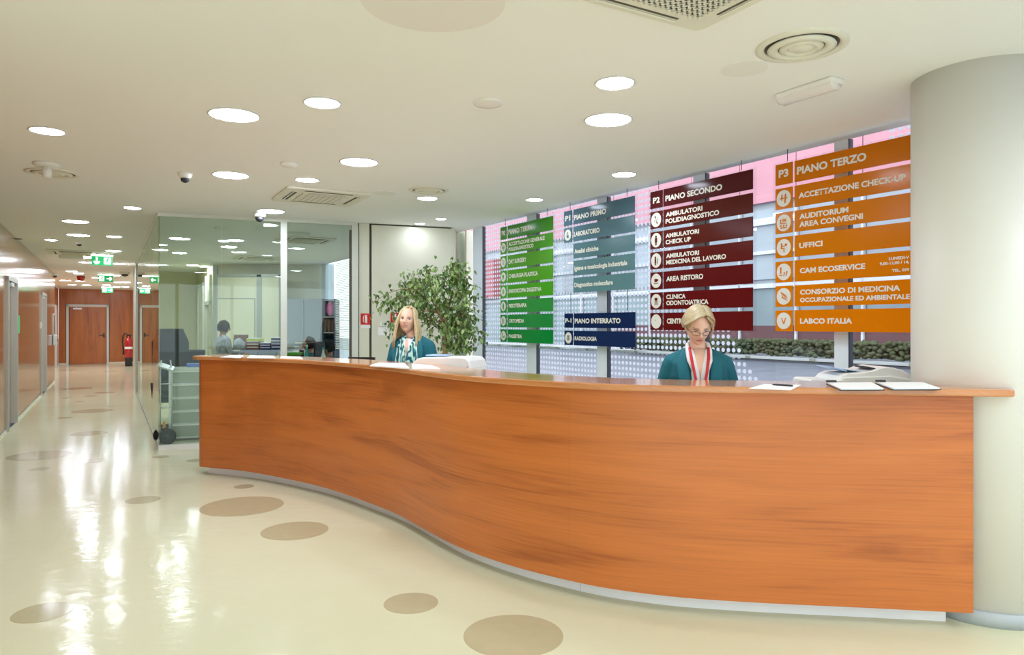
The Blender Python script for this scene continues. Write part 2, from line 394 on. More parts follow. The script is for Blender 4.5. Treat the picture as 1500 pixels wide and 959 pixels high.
for n, (a, b) in enumerate([(.68, 1.85), (6.5, 7.7)]):
    D = struct_empty('door_%d' % (n + 2), (*lw(a), 0), AZ); T = XF[D.name]; m = MB(T)
    L = b - a
    m.mm((-.015, -.03, 0), (.05, .10, 2.17)); m.mm((L - .05, -.03, 0), (L + .015, .10, 2.17)); m.mm((-.015, -.03, 2.12), (L + .015, .10, 2.18))
    m.build('door_frame', 'jamb', D)
    MB(T).mm((.052, .055, .01), (L - .052, .095, 2.115)).build('door_leaf', 'wood_v', D)
    MB(T).box((.13, .03, 1.02), (.12, .015, .02)).cyl((.09, .045, 1.02), .02, .03, 12, 'Y').build('door_handle', 'black', D)
    MB(T).rbox((L / 2, .0, 2.08), (.30, .05, .06), .01).build('door_closer', 'alu', D)

# recessed wall beyond the left wall, end wall, far right
m = MB(); wallbox(m, lw(10.8, -.40), lw(20.0, -.40), 0, CEIL, .14, 1); wallbox(m, lw(10.8, -.17), lw(10.8, -.40), 0, CEIL, .1, 1)
WFL = m.build('wall_far_left', 'wood_end', kind='structure')
D = struct_empty('door_4', (*lw(17.3, -.40), 0), AZ); T = XF[D.name]
MB(T).mm((0, -.03, 0), (.08, -.001, 2.15)).mm((1.5, -.03, 0), (1.58, -.001, 2.15)).mm((0, -.03, 2.1), (1.58, -.001, 2.18)).build('door_frame', 'white', D)
MB(T).mm((.08, -.02, 0), (1.5, -.002, 2.1)).build('door_leaf', 'white', D)
EL = (-16.88, 26.55)
def ew(t, d=0): return (EL[0] + CN[0] * t - CN[1] * d, EL[1] + CN[1] * t + CN[0] * d)
m = MB(); wallbox(m, ew(0, .03), ew(4.5, .03), 0, CEIL, .12, 1); WEND = m.build('wall_end', 'slot', kind='structure')
EZ = math.atan2(CN[1], CN[0])
kp = lambda px: line_px(EL, CN, px)
d0, d1 = kp(97), kp(159.5)
T = frame((*EL, 0), EZ)
xs = [0, d0 - .02, d1 + .02, d1 + .75, d1 + 1.5, 4.5]
for i in range(len(xs) - 1):
    if i == 1: MB(T).mm((xs[i], 0, 2.27), (xs[i + 1], .03, CEIL)).build('wall_panel', 'wood_end', WEND)
    else: MB(T).mm((xs[i] + .004, 0, .06), (xs[i + 1] - .004, .03, CEIL)).build('wall_panel', 'wood_end', WEND)
MB(T).mm((0, -.012, 0), (d0, .03, .06)).mm((d1, -.012, 0), (4.5, .03, .06)).build('baseboard_end', 'cream', kind='structure')
D = struct_empty('door_5', (*EL, 0), EZ)
MB(T).mm((d0, -.03, 0), (d0 + .08, .03, 2.25)).mm((d1 - .08, -.03, 0), (d1, .03, 2.25)).mm((d0, -.03, 2.16), (d1, .03, 2.26)).build('door_frame', 'white', D)
MB(T).mm((d0 + .1, -.005, .01), (d1 - .1, .028, 2.16)).build('door_leaf', 'wood_end', D)
MB(T).box((d1 - .25, -.05, 1.08), (.16, .02, .025)).mm((d1 - .19, -.05, 1.0), (d1 - .14, -.005, 1.16)).build('door_handle', 'black', D)
MB(T).mm((d0 + .22, -.06, 2.06), (d0 + .5, -.005, 2.12)).mm((d0 + .3, -.1, 2.11), (d0 + .34, -.01, 2.13)).build('door_closer', 'alu', D)
m = MB(); wallbox(m, ew(4.5), (-9.32, 17.56), 0, CEIL, .12, 1); m.build('wall_far_right', 'cream', kind='structure')

# ---- office: glass along the corridor
cs = (AZ)
pane_g = M['glass_side']
for i in range(5):
    a, b = i * 1.56 + .012, (i + 1) * 1.56
    m = MB(); wallbox(m, gs(a), gs(b - .006), .05, CEIL - .035, .010, -1)
    m.build('window_%d' % (i + 1), pane_g, kind='structure')
m = MB(); wallbox(m, gs(0, -.004), gs(7.85, -.004), 0, .05, .022, -1); m.build('trim_1', 'frame_grey', kind='structure')
m = MB(); wallbox(m, gs(0, -.01), gs(7.85, -.01), CEIL - .035, CEIL, .03, -1); m.build('trim_2', 'frame_light', kind='structure')
m = MB(); wallbox(m, gs(7.8, -.02), gs(7.98, -.02), 0, CEIL, .09, -1); m.build('trim_3', 'frame_grey', kind='structure')
m = MB(); wallbox(m, gs(7.98), gs(10.4), 0, CEIL, .10, -1); m.build('wall_corridor_right', 'cream', kind='structure')
# office back walls
m = MB(); wallbox(m, (-9.27, 17.5), (-8.09, 18.3), 0, CEIL, .12, 1); wallbox(m, (-8.09, 18.3), (-6.62, 15.8), 0, CEIL, .12, 1)
m.build('wall_office_left', 'olive', kind='structure')
m = MB(); wallbox(m, (-6.62, 15.8), wl(-7.4), 0, CEIL, .12, 1); m.build('wall_office_back', 'cream', kind='structure')

# ---- office front: glass, door frame, cream panels
tp = lambda px: line_px(GC, GU, px)
for k, (a, b) in enumerate([(232.6, 324), (324.6, 411), (420, 512)]):
    m = MB(); wallbox(m, gf(tp(a)), gf(tp(b)), .06, CEIL - .04, .010, 1)
    m.build('window_%d' % (k + 6), 'glass', kind='structure')
def gbox(name, a, b, z0, z1, m_, d=-.02, th=.06, **kw):
    m = MB(); wallbox(m, gf(tp(a), d), gf(tp(b), d), z0, z1, th, 1); return m.build(name, m_, **kw)
gbox('trim_4', 232, 411, 0, .06, 'white', kind='structure')
gbox('trim_5', 232, 524, CEIL - .04, CEIL, 'frame_light', kind='structure')
gbox('trim_6', 411, 420.3, 0, CEIL - .04, 'frame_light', d=-.03, th=.09, kind='structure')
gbox('trim_7', 512, 515, .05, CEIL - .10, 'slot', kind='structure')
gbox('trim_8', 515, 524.5, 0, CEIL - .04, 'frame_light', d=-.03, th=.09, kind='structure')
WF = gbox('wall_office_front', 526, 663.5, 0, CEIL, 'slot', d=.03, th=.08, kind='structure')
gbox('wall_panel', 526.2, 541, .06, CEIL - .005, 'cream_panel', d=0, th=.03, parent=WF)
gbox('wall_panel', 544.6, 663.5, .06, CEIL - .02, 'cream_panel', d=0, th=.03, parent=WF)
gbox('baseboard_office', 524.5, 663.5, 0, .06, 'base_grey', d=-.01, th=.04, kind='structure')
# wall return next to the window frame
m = MB(); wallbox(m, (-.80, 9.80), (-.80, 10.34), 0, CEIL, .04, 1); wallbox(m, (-.84, 10.30), (-.50, 10.24), 0, CEIL, .08, 1); wallbox(m, (-.5, 10.24), wl(-.55, -.0), 0, CEIL, .05, 1)
m.build('wall_return', 'cream', kind='structure')

# ---- window wall
sp_ = lambda px: line_px(WA, WU, px)
mull = [(773, 787, 790.5), (876, 890.5, 895), (1017, 1034.5, 1040.5), (1223.5, 1244.5, 1251)]
posts = [(sp_(a), sp_(b), sp_(c)) for a, b, c in mull]
pitch = posts[3][1] - posts[2][1]
posts += [(posts[3][0] + pitch, posts[3][1] + pitch, posts[3][2] + pitch), (posts[3][0] + 2 * pitch, posts[3][1] + 2 * pitch, posts[3][2] + 2 * pitch)]
posts = [(sp_(694), -.02, .04)] + posts + [(10.9, 11.0, 11.02)]
T = frame((*WA, 0), WZ)
W = struct_empty('wall_right_window_frame', (*WA, 0), WZ)
for a, b, c in posts:
    MB(T).mm((a, -.012, 0), (b, .03, CEIL)).build('mullion', 'win_frame' if a < 0 else 'win_mull', W)
    MB(T).mm((b, -.014, 0), (b + .25 * (c - b), .03, CEIL)).build('dark_strip', 'dark_strip', W)  # dark strip laid along the right side of each mullion
nwin = 9
for i in range(len(posts) - 1):
    a, b = posts[i][2], posts[i + 1][0]
    Wn = struct_empty('window_%d' % (nwin + i), (*WA, 0), WZ)
    for z0, z1 in ((.10, 1.222), (1.243, CEIL)):
        MB(T).mm((a, .0, z0), (b, .008, z1)).build('pane', 'win_glass', Wn)
        MB(T).mm((a, -.0025, z0), (b, -.0015, z1)).build('dotted_film', 'film', Wn)
    MB(T).mm((a, -.008, 1.222), (b, .02, 1.243)).build('transom', 'win_frame', Wn)
    MB(T).mm((a, -.03, 0), (b, .04, .10)).build('sill', 'win_mull', Wn)
    for x in (a + .35 * (b - a), a + .85 * (b - a)):
        MB(T).mm((x - .02, -.025, 1.222), (x + .02, -.01, 1.243)).build('clip', 'frame_grey', Wn)
# far office windows on the same line, with louvred blinds
W = struct_empty('window_20', (*WA, 0), WZ)
m = MB(T)
for s in (-7.3, -4.6, -2.6): m.mm((s, -.05, 0), (s + .3, .14, CEIL))
m.mm((-7.3, -.03, 0), (-.6, .05, .12)); m.build('window_frame', 'win_frame', W)
MB(T).mm((-7.0, 0, .12), (-.6, .008, CEIL)).build('pane', 'win_glass', W)
k = 0
for z in [1.0 + .036 * i for i in range(50)]:
    MB(T).box((-5.1, -.08, z), (2.2, .030, .003), rx=R(35)).build('blind_slat', 'white', W)

# ---- hall walls behind the camera: unseen entrance glazing widened for more daylight
xr = wl(11)[0]
MB().mm((-3.92, -3.2, 0), (-3.8, 2.36, CEIL)).mm((-3.8, 2.36, 0), (lw(-8)[0] - .03, 2.46, CEIL)).build('wall_hall_left', 'cream', kind='structure')
MB().mm((-3.92, -3.32, 0), (-3.6, -3.2, CEIL)).mm((xr - .2, -3.32, 0), (xr + .12, -3.2, CEIL)).mm((-3.6, -3.32, 2.7), (xr - .2, -3.2, CEIL)).build('wall_back', 'cream', kind='structure')
MB().mm((xr, -3.2, 2.7), (xr + .12, wl(11)[1], CEIL)).build('wall_right', 'cream', kind='structure')
W = struct_empty('window_21', (0, -3.26, 0))
m = MB()
for x in (-3.6, -2.1, -.6, .9, 2.4, 3.9, 5.09): m.mm((x, -3.3, 0), (x + .08, -3.22, 2.7))
m.mm((-3.6, -3.3, 2.62), (5.17, -3.22, 2.7)); m.build('window_frame', 'alu', W)
MB().mm((-3.6, -3.265, .0), (5.17, -3.255, 2.65)).build('pane', 'win_glass', W)
W = struct_empty('window_22', (xr, -1.5, 0))  # unseen side glazing added to let in more daylight
m = MB()
for y in (-3.2, -2.0, -.8, .22): m.mm((xr + .02, y, 0), (xr + .1, y + .08, 2.7))
m.build('window_frame', 'alu', W); MB().mm((xr + .055, -3.2, 0), (xr + .065, .3, 2.7)).build('pane', 'win_glass', W)

# ---- column
CX, CY, CR = 2.52, 3.835, .33
o = MB().lathe([(CR, 0), (CR, CEIL)], (CX, CY, 0), 72).build('column', 'column', kind='structure')
MB().lathe([(CR, .0), (CR + .014, .0), (CR + .014, .066), (CR + .008, .072), (CR, .072)], (CX, CY, 0), 72, cap=False).build('baseboard_column', 'base_grey', kind='structure')

# ================================================================== COUNTER
pp = [(360, 690), (420, 701), (476, 714), (540, 736), (580, 752), (613, 770), (660, 795.5), (700, 812), (740, 825.5), (780, 837), (840, 851.5), (900, 863), (1000, 875.2), (1131, 883.6), (1262, 889.7), (1426, 898)]
base = [(-3.0, 7.55), (-3.12, 7.32), (-3.15, 7.23), (-3.145, 7.17), (-3.11, 7.12), (-3.05, 7.095)] + [((a - 750) / F * 1484 / (b - HZ), 1484 / (b - HZ)) for a, b in pp]
def catmull(P, n=12):
    out = []
    for i in range(len(P) - 1):
        p0 = P[max(i - 1, 0)]; p1 = P[i]; p2 = P[i + 1]; p3 = P[min(i + 2, len(P) - 1)]
        for k in range(n):
            t = k / n
            out.append(tuple(.5 * (2 * p1[j] + (p2[j] - p0[j]) * t + (2 * p0[j] - 5 * p1[j] + 4 * p2[j] - p3[j]) * t * t + (-p0[j] + 3 * p1[j] - 3 * p2[j] + p3[j]) * t ** 3) for j in (0, 1)))
    out.append(tuple(P[-1])); return out
cv = catmull(base)
for _ in range(10):    # smooth out measuring noise
    cv = [cv[0]] + [tuple(.25 * cv[i - 1][j] + .5 * cv[i][j] + .25 * cv[i + 1][j] for j in (0, 1)) for i in range(1, len(cv) - 1)] + [cv[-1]]
L = [0]
for i in range(1, len(cv)): L.append(L[-1] + math.dist(cv[i], cv[i - 1]))
def cpt(s, off=0):
    """point at arc length s; off > 0 towards the public side"""
    s = max(0, min(L[-1], s)); i = 0
    lo, hi = 0, len(L) - 2
    while lo < hi:
        mid = (lo + hi + 1) // 2
        if L[mid] <= s: lo = mid
        else: hi = mid - 1
    i = lo; f = (s - L[i]) / (L[i + 1] - L[i])
    x = cv[i][0] + (cv[i + 1][0] - cv[i][0]) * f; y = cv[i][1] + (cv[i + 1][1] - cv[i][1]) * f
    a, b = cv[max(i - 1, 0)], cv[min(i + 2, len(cv) - 1)]
    dx, dy = b[0] - a[0], b[1] - a[1]; q = math.hypot(dx, dy)
    return (x + dy / q * off, y - dx / q * off)
def s_at_px(px):
    best = min(range(len(cv)), key=lambda i: abs(cv[i][0] / cv[i][1] - (px - 750) / F) + (10 if L[i] < .5 else 0)); return L[best]
C = thing('reception_counter', 'long S-curved cherry wood reception counter with white kick strip', 'counter', (.3, 4.6, 0))
def ribbon(name, m_, s0, s1, f0, f1, z0, z1, parent=C, n=None):
    """curved board between offsets f0 > f1; UV = metres along, metres up"""
    n = n or max(4, int((s1 - s0) / .04)); v = []; f = []; uv = []
    inv = XF[parent.name].inverted()
    S = [s0 + (s1 - s0) * i / n for i in range(n + 1)]
    for s in S:
        a = cpt(s, f0); b = cpt(s, f1)
        v += [inv @ Vector((*a, z0)), inv @ Vector((*a, z1)), inv @ Vector((*b, z1)), inv @ Vector((*b, z0))]
    for i in range(n):
        p, q = 4 * i, 4 * i + 4
        for k in range(4):
            f.append((p + k, p + (k + 1) % 4, q + (k + 1) % 4, q + k))
    f.append((3, 2, 1, 0)); f.append((4 * n, 4 * n + 1, 4 * n + 2, 4 * n + 3))
    me = bpy.data.meshes.new(name); me.from_pydata([tuple(x) for x in v], [], f)
    ul = me.uv_layers.new(name='UVMap'); 
    W_ = [z0, z1, z1 + (f0 - f1), z0]
    for poly in me.polygons:
        for li in poly.loop_indices:
            vi = me.loops[li].vertex_index; ul.data[li].uv = (S[vi // 4], W_[vi % 4])
    me.materials.append(M[m_]); bm = bmesh.new(); bm.from_mesh(me); bmesh.ops.recalc_face_normals(bm, faces=bm.faces); bm.to_mesh(me); bm.free()
    for p in me.polygons: p.use_smooth = abs(p.normal.z) < .5
    o = bpy.data.objects.new(name, me); COL.objects.link(o); o.parent = parent; XF[o.name] = XF[parent.name]
    try: me.set_sharp_from_angle(angle=R(40))
    except Exception: pass
    return o
cuts = [0, s_at_px(430), s_at_px(600), s_at_px(836), L[-1]]
for i in range(4): ribbon('front_panel', 'wood_h', cuts[i] + (.0002 if i else 0), cuts[i + 1] - .0002, 0, -.03, .08, 1.15)
kc = [.46, s_at_px(454), s_at_px(613), s_at_px(840), L[-1]]
for i in range(4): ribbon('kick_plate', 'kick', kc[i] + .0015, kc[i + 1] - (.0015 if i < 3 else .09), -.085, -.10, .0, .082)
ribbon('carcass_base', 'slot', .85, L[-1] - .12, -.11, -.13, .0, .72)
ribbon('work_desk', 'desk', .45, L[-1] - .25, -.035, -.42, .72, .75)
ribbon('desk_apron', 'cream', .45, L[-1] - .25, -.39, -.41, .30, .72)
# countertop outline: front edge, rounded right tip, notch round the column, inner edge
front = [cpt(s, .06) for s in [L[-1] * i / 150 for i in range(151)]]
dx, dy = front[-1][0] - front[-4][0], front[-1][1] - front[-4][1]; q = math.hypot(dx, dy)
front += [(front[-1][0] + dx / q * k, front[-1][1] + dy / q * k + k * k * .12) for k in (.05, .10, .14)]
tip = front[-1]
front += [(tip[0] + .022, tip[1] + .006), (tip[0] + .034, tip[1] + .022)]
arc = []
for k in range(14):
    a = R(-99) - R(84) * k / 13; arc.append((CX + (CR + .004) * math.cos(a), CY + (CR + .004) * math.sin(a)))
back = [cpt(s, -.38) for s in [(L[-1] - .24) - (L[-1] - .24 - .42) * i / 110 for i in range(111)]]
outl = front + arc + back
# rounded left tip
o = None
z0, z1 = 1.15, 1.185
inv = XF[C.name].inverted()
n = len(outl); v = [inv @ Vector((x, y, z0)) for x, y in outl] + [inv @ Vector((x, y, z1)) for x, y in outl]
f = [list(reversed(range(n))), list(range(n, 2 * n))] + [(i, (i + 1) % n, n + (i + 1) % n, n + i) for i in range(n)]
me = bpy.data.meshes.new('countertop'); me.from_pydata([tuple(x) for x in v], [], f)
ul = me.uv_layers.new(name='UVMap')
for poly in me.polygons:
    for li in poly.loop_indices:
        c = me.vertices[me.loops[li].vertex_index].co; ul.data[li].uv = (c.x * .8 - c.y * .6, c.x * .6 + c.y * .8 + c.z)
me.materials.append(M['wood_top'])
o = bpy.data.objects.new('countertop', me); COL.objects.link(o); o.parent = C
b = o.modifiers.new('Bevel', 'BEVEL'); b.width = .008; b.segments = 2; b.limit_method = 'ANGLE'; b.angle_limit = R(50)
print('counter length', L[-1], 'tip', tip)
# ================================================================== CEILING FITTINGS
def downlight(px, py, wd, label, group='round recessed ceiling downlights'):
    p = ceil_pt(px, py); k = (px - 750) / F
    r = wd / 2 * p.y / F / math.sqrt(1 + k * k)
    r = .062 if px in (646, 615) else min((.085, .10, .145), key=lambda q: abs(q - r)) if p.y < 12 else min(.17, max(.125, r))
    return lamp_at(p.x, p.y, r, label, group)
def lamp_at(x, y, r, label, group):
    t = thing('ceiling_downlight', label, 'ceiling light', (x, y, CEIL), 0, group)
    MB(XF[t.name]).lathe([(r, .0), (r + .012, -.001), (r + .014, -.005), (r + .004, -.008), (r, -.004)], n=32, cap=False).build('trim_ring', 'white', t)
    MB(XF[t.name]).lathe([(0, -.016), (r * .6, -.0125), (r * .9, -.007), (r, -.0035)], n=32, cap=False).build('diffuser', 'lamp', t)
    return t
LH = [(69, 191, 49, 'lit round downlight at far left of the ceiling, left of the big one'),
      (343, 168, 73, 'largest lit downlight left of centre, upper left of the ceiling'),
      (472, 150, 47, 'lit downlight right of the largest left one, near the top'),
      (526, 237, 51, 'lit downlight left of the round ceiling diffuser, near the middle'),
      (338, 256, 50, 'lit downlight right of the small white ceiling sensor, left of the middle'),
      (450, 263, 31, 'small lit downlight just above the square air conditioner'),
      (891, 175, 63, 'large lit downlight, lower of the pair above the signs'),
      (901, 121, 52, 'lit downlight, upper of the pair above the signs'),
      (914, 255, 31, 'small lit downlight above the teal floor sign'),
      (783, 292, 24, 'small lit downlight above the green floor sign'),
      (626, 290, 27, 'small lit downlight just under the round air diffuser'),
      (646, 320, 18, 'small lit downlight nearest the top of the cream panel, right of two'),
      (615, 327, 21, 'small lit downlight nearest the top of the cream panel, left of two'),
      (397, 309, 36, 'lit downlight just above the glass office front, by the dome camera'),
      (194, 304, 26, 'small lit downlight left of the glass office corner'),
      (111, 324, 37, 'lit downlight at the corridor mouth, nearest of its row'),
      (115, 344, 33, 'second lit downlight of the row at the corridor mouth'),
      (75, 351, 15, 'small lit downlight close to the wood wall at the corridor mouth'),
      (167, 346, 21, 'small lit downlight beside the upper edge of the corridor glass'),
      (166, 367, 17, 'small lit downlight over the nearest exit sign'),
      (126, 376, 30, 'lit downlight half behind the nearest exit sign, upper one'),
      (129, 384, 30, 'lit downlight half behind the nearest exit sign, lower one'),
      (175, 386, 15, 'small lit downlight right of the nearest exit sign')]
for a in LH: downlight(*a)
for px, py, wd in [(105, 397, 13), (115, 400, 9), (96, 410.5, 17), (117, 411.5, 9), (106, 416.8, 10), (127, 417.3, 14), (142, 406.5, 11), (168.5, 402.8, 10), (156, 417, 8), (173, 413, 10), (185, 413, 10), (171, 420, 10), (184, 420, 12)]:
    downlight(px, py, wd, 'small lit downlight far down the corridor, before the wooden end wall', 'downlights far down the corridor')
for px, py, wd, lab in [(263, 349, 27, 'big lit office downlight nearest the glass corner'), (234.5, 365.5, 14, 'office downlight cut by the glass corner edge'), (263, 370, 15, 'small office downlight below the big one at the glass corner'),
                   (328, 352.5, 17, 'small office downlight just above a bigger one, at the pane joint'), (335.5, 361, 23, 'bigger office downlight at the pane joint, below a small one'), (282, 388, 17, 'office downlight before the olive wall, behind the glass'),
                   (300, 390, 9, 'tiny office downlight where the olive wall turns'), (355, 379.5, 13, 'small office downlight left of the deep square air conditioner'), (393, 376.5, 20, 'office downlight right of the deep square air conditioner'),
                   (377.6, 391, 16, 'office downlight above the framed partition'), (353, 393.4, 8, 'tiny office downlight above the framed partition, left one'), (317, 396, 11, 'tiny office downlight at the corner post of the partition')]:
    downlight(px, py, wd, lab, 'downlights in the glazed office')
# unseen downlights added behind the viewer to light the hall
for x, y in [(1.0, .9), (3.2, 1.9), (-2.0, .6), (-.6, -1.2), (1.6, -1.4), (3.9, -.6), (-2.6, -1.8), (3.4, 3.0 - .6)]:
    lamp_at(x, y, .145, 'unseen round downlight added to light the entrance side of the hall', 'unseen downlights added over the entrance side')

def cassette(px, py, size, label, near=True, dx=None):
    c = ceil_pt(px, py) if dx is None else Vector((*dx, CEIL))
    t = thing('ceiling_air_conditioner', label, 'air conditioner', (c.x, c.y, CEIL), AZ); T = XF[t.name]; s = size / 2
    MB(T).rbox((0, 0, -.012), (size, size, .024), .05, seg=5).build('cover', 'vent', t)
    for sx, sy in ((1, 0), (-1, 0), (0, 1), (0, -1)):
        L_ = size * (.62 if near else .56); wd = size * (.012 if near else .06); q = s * (.86 if near else .76)
        MB(T).box((sx * q, sy * q, -.024), (wd if sx else L_, L_ if sx else wd, .004)).build('air_slot', 'slot', t)
        MB(T).box((sx * q * 1.04, sy * q * 1.04, -.030), (wd * .55 if sx else L_, L_ if sx else wd * .55, .004), ry=R(25) * sx, rx=-R(25) * sy).build('louvre', 'vent', t)
    g = size * (.37 if near else .27)
    gp = MB(T).mm((-g, -g, -.026), (g, g, -.0245)).build('grille_backing', 'dark_slot' if near else 'stain', t)
    m = MB(T); k = 24 if near else 8
    for i in range(k + 1):
        q = -g + 2 * g * i / k
        m.box((q, 0, -.030), (.011, 2 * g, .006)); m.box((0, q, -.030), (2 * g, .011, .006))
    m.build('grille', 'vent', t)
cassette(0, 0, .95, 'large square air conditioner cut by the top edge, with mesh grille', dx=(.655, 2.55))
cassette(470, 287, .84, 'square ceiling air conditioner above the office door', False)
cassette(112, 369.5, .90, 'square ceiling air conditioner at the corridor mouth', False)
cassette(447, 350.5, .80, 'square air conditioner inside the office, seen right of the pale post', False)
cassette(376, 377.5, .80, 'square air conditioner deep in the office behind the glass', False)

def diffuser(px, py, wd, label):
    c = ceil_pt(px, py); k = (px - 750) / F; r = wd / 2 * c.y / F / math.sqrt(1 + k * k)
    t = thing('round_air_diffuser', label, 'air vent', (c.x, c.y, CEIL)); T = XF[t.name]
    MB(T).lathe([(r, 0), (r, -.006), (r * .86, -.014), (r * .80, -.004), (r * .80, .0)], n=48, cap=False).build('outer_ring', 'vent', t)
    MB(T).lathe([(0, -.001), (r * .82, -.001)], n=40, cap=False).build('duct_backing', 'slot', t)
    for a, b in ((.72, .50), (.46, .28)):
        MB(T).lathe([(r * a, -.006), (r * (a + .02), -.012), (r * (a * .4 + b * .6), -.024), (r * b, -.012), (r * b, -.006)], n=48, cap=False).build('cone', 'vent', t)
    MB(T).lathe([(r * .28, -.01), (r * .20, -.022), (0, -.024)], n=40, cap=False).build('centre_cap', 'vent', t)
diffuser(1174, 67, 139, 'large round air diffuser at upper right of the ceiling')
diffuser(628, 278, 59, 'round air diffuser in the middle of the ceiling')
diffuser(77, 253, 84, 'round air diffuser at left behind the hanging white sensor')
# hanging sensor
c = ceil_pt(69, 239.5)
t = thing('hanging_ceiling_sensor', 'white mushroom shaped sensor hanging from the ceiling at left', 'sensor', (c.x, c.y, CEIL)); T = XF[t.name]
MB(T).lathe([(.10, 0), (.105, -.012), (.09, -.025), (.03, -.03)], n=28).build('base_plate', 'white_plastic', t)
MB(T).lathe([(.038, -.025), (.034, -.10), (.03, -.115), (0, -.12)], n=20).build('stem', 'white_plastic', t)
def detector(px, py, r, label, lens=True, cat='smoke detector', m_='white_plastic', name='smoke_detector', h=.05):
    c = ceil_pt(px, py); t = thing(name, label, cat, (c.x, c.y, CEIL)); T = XF[t.name]
    MB(T).lathe([(r, 0), (r, -h * .35), (r * .85, -h * .7), (r * .5, -h)], n=24).build('housing', m_, t)
    if lens: MB(T).lathe([(r * .62, -h * .85), (r * .55, -h * 1.35), (r * .2, -h * 1.6)], n=16).build('lens', 'ink', t)
detector(271, 253, .06, 'small white ceiling sensor with dark lens, left of centre', h=.055)
detector(423, 239, .07, 'small white smoke detector above the square air conditioner', False, h=.035)
detector(116, 354.5, .06, 'small ceiling detector over the corridor, near the air conditioner', h=.04)
detector(118.5, 404, .10, 'red ceiling beacon far down the corridor', False, 'alarm beacon', 'ext_red', 'alarm_beacon', h=.14)
detector(26, 349.5, .06, 'dark round ceiling spot next to the wood wall', False, 'ceiling spot', 'slot', 'ceiling_spot', h=.01)
detector(325, 333.5, .10, 'round sprinkler cover on the office ceiling behind the glass', False, 'sprinkler', 'stain', 'sprinkler_cover', h=.02)
def dome(px, py, label, r=.07):
    c = ceil_pt(px, py); t = thing('dome_camera', label, 'security camera', (c.x, c.y, CEIL)); T = XF[t.name]
    MB(T).lathe([(r, 0), (r, -.045), (r * .8, -.055)], n=24).build('housing', 'white_plastic', t)
    MB(T).lathe([(r * .72, -.055), (r * .62, -.085), (r * .35, -.105), (0, -.112)], n=20).build('dome', 'black', t)
dome(380, 311.5, 'white dome camera on the ceiling above the glass office front')
dome(183, 398.5, 'dome camera on the ceiling deep in the corridor', .12)
dome(80, 400.5, 'dome camera at the far end of the wood wall', .08)
c = ceil_pt(715, 150); t = thing('ceiling_loudspeaker', 'flat round white loudspeaker flush in the ceiling centre', 'loudspeaker', (c.x, c.y, CEIL)); T = XF[t.name]
MB(T).lathe([(.088, 0), (.09, -.006), (.082, -.012)], n=36, cap=False).build('rim', 'white_plastic', t)
MB(T).lathe([(.083, -.010), (.06, -.017), (0, -.020)], n=36, cap=False).build('grille', 'ceil_dot', t)
# emergency light
a = ceil_pt(1138, 137); b = ceil_pt(1222, 116)
c = ceil_pt(1184, 127); ang = math.atan2(b.y - a.y, b.x - a.x)
t = thing('emergency_light', 'oblong surface mounted emergency light near the column', 'emergency light', (c.x, c.y, CEIL), WZ); T = XF[t.name]
MB(T).rbox((0, 0, -.014), (.37, .115, .028), .02).build('housing', 'white_plastic', t)
MB(T).tube([(-.175, 0, -.028, .048, .03), (-.165, 0, -.03, .05, .034), (.165, 0, -.03, .05, .034), (.175, 0, -.028, .048, .03)], 16, side=(0, 1, 0)).build('lens', mat('ribbed_lens', (.80, .74, .72), .2, coat=.5), t)
for k, (px, py, lab) in enumerate([(432, 340.5, 'oblong emergency light on the office ceiling right of the pale post'), (105, 374.5, 'oblong emergency light under the corridor air conditioner')]):
    c = ceil_pt(px, py); t = thing('emergency_light', lab, 'emergency light', (c.x, c.y, CEIL), AZ - R(90)); T = XF[t.name]
    MB(T).rbox((0, 0, -.03), (.42, .12, .06), .02).build('housing', 'white_plastic', t)

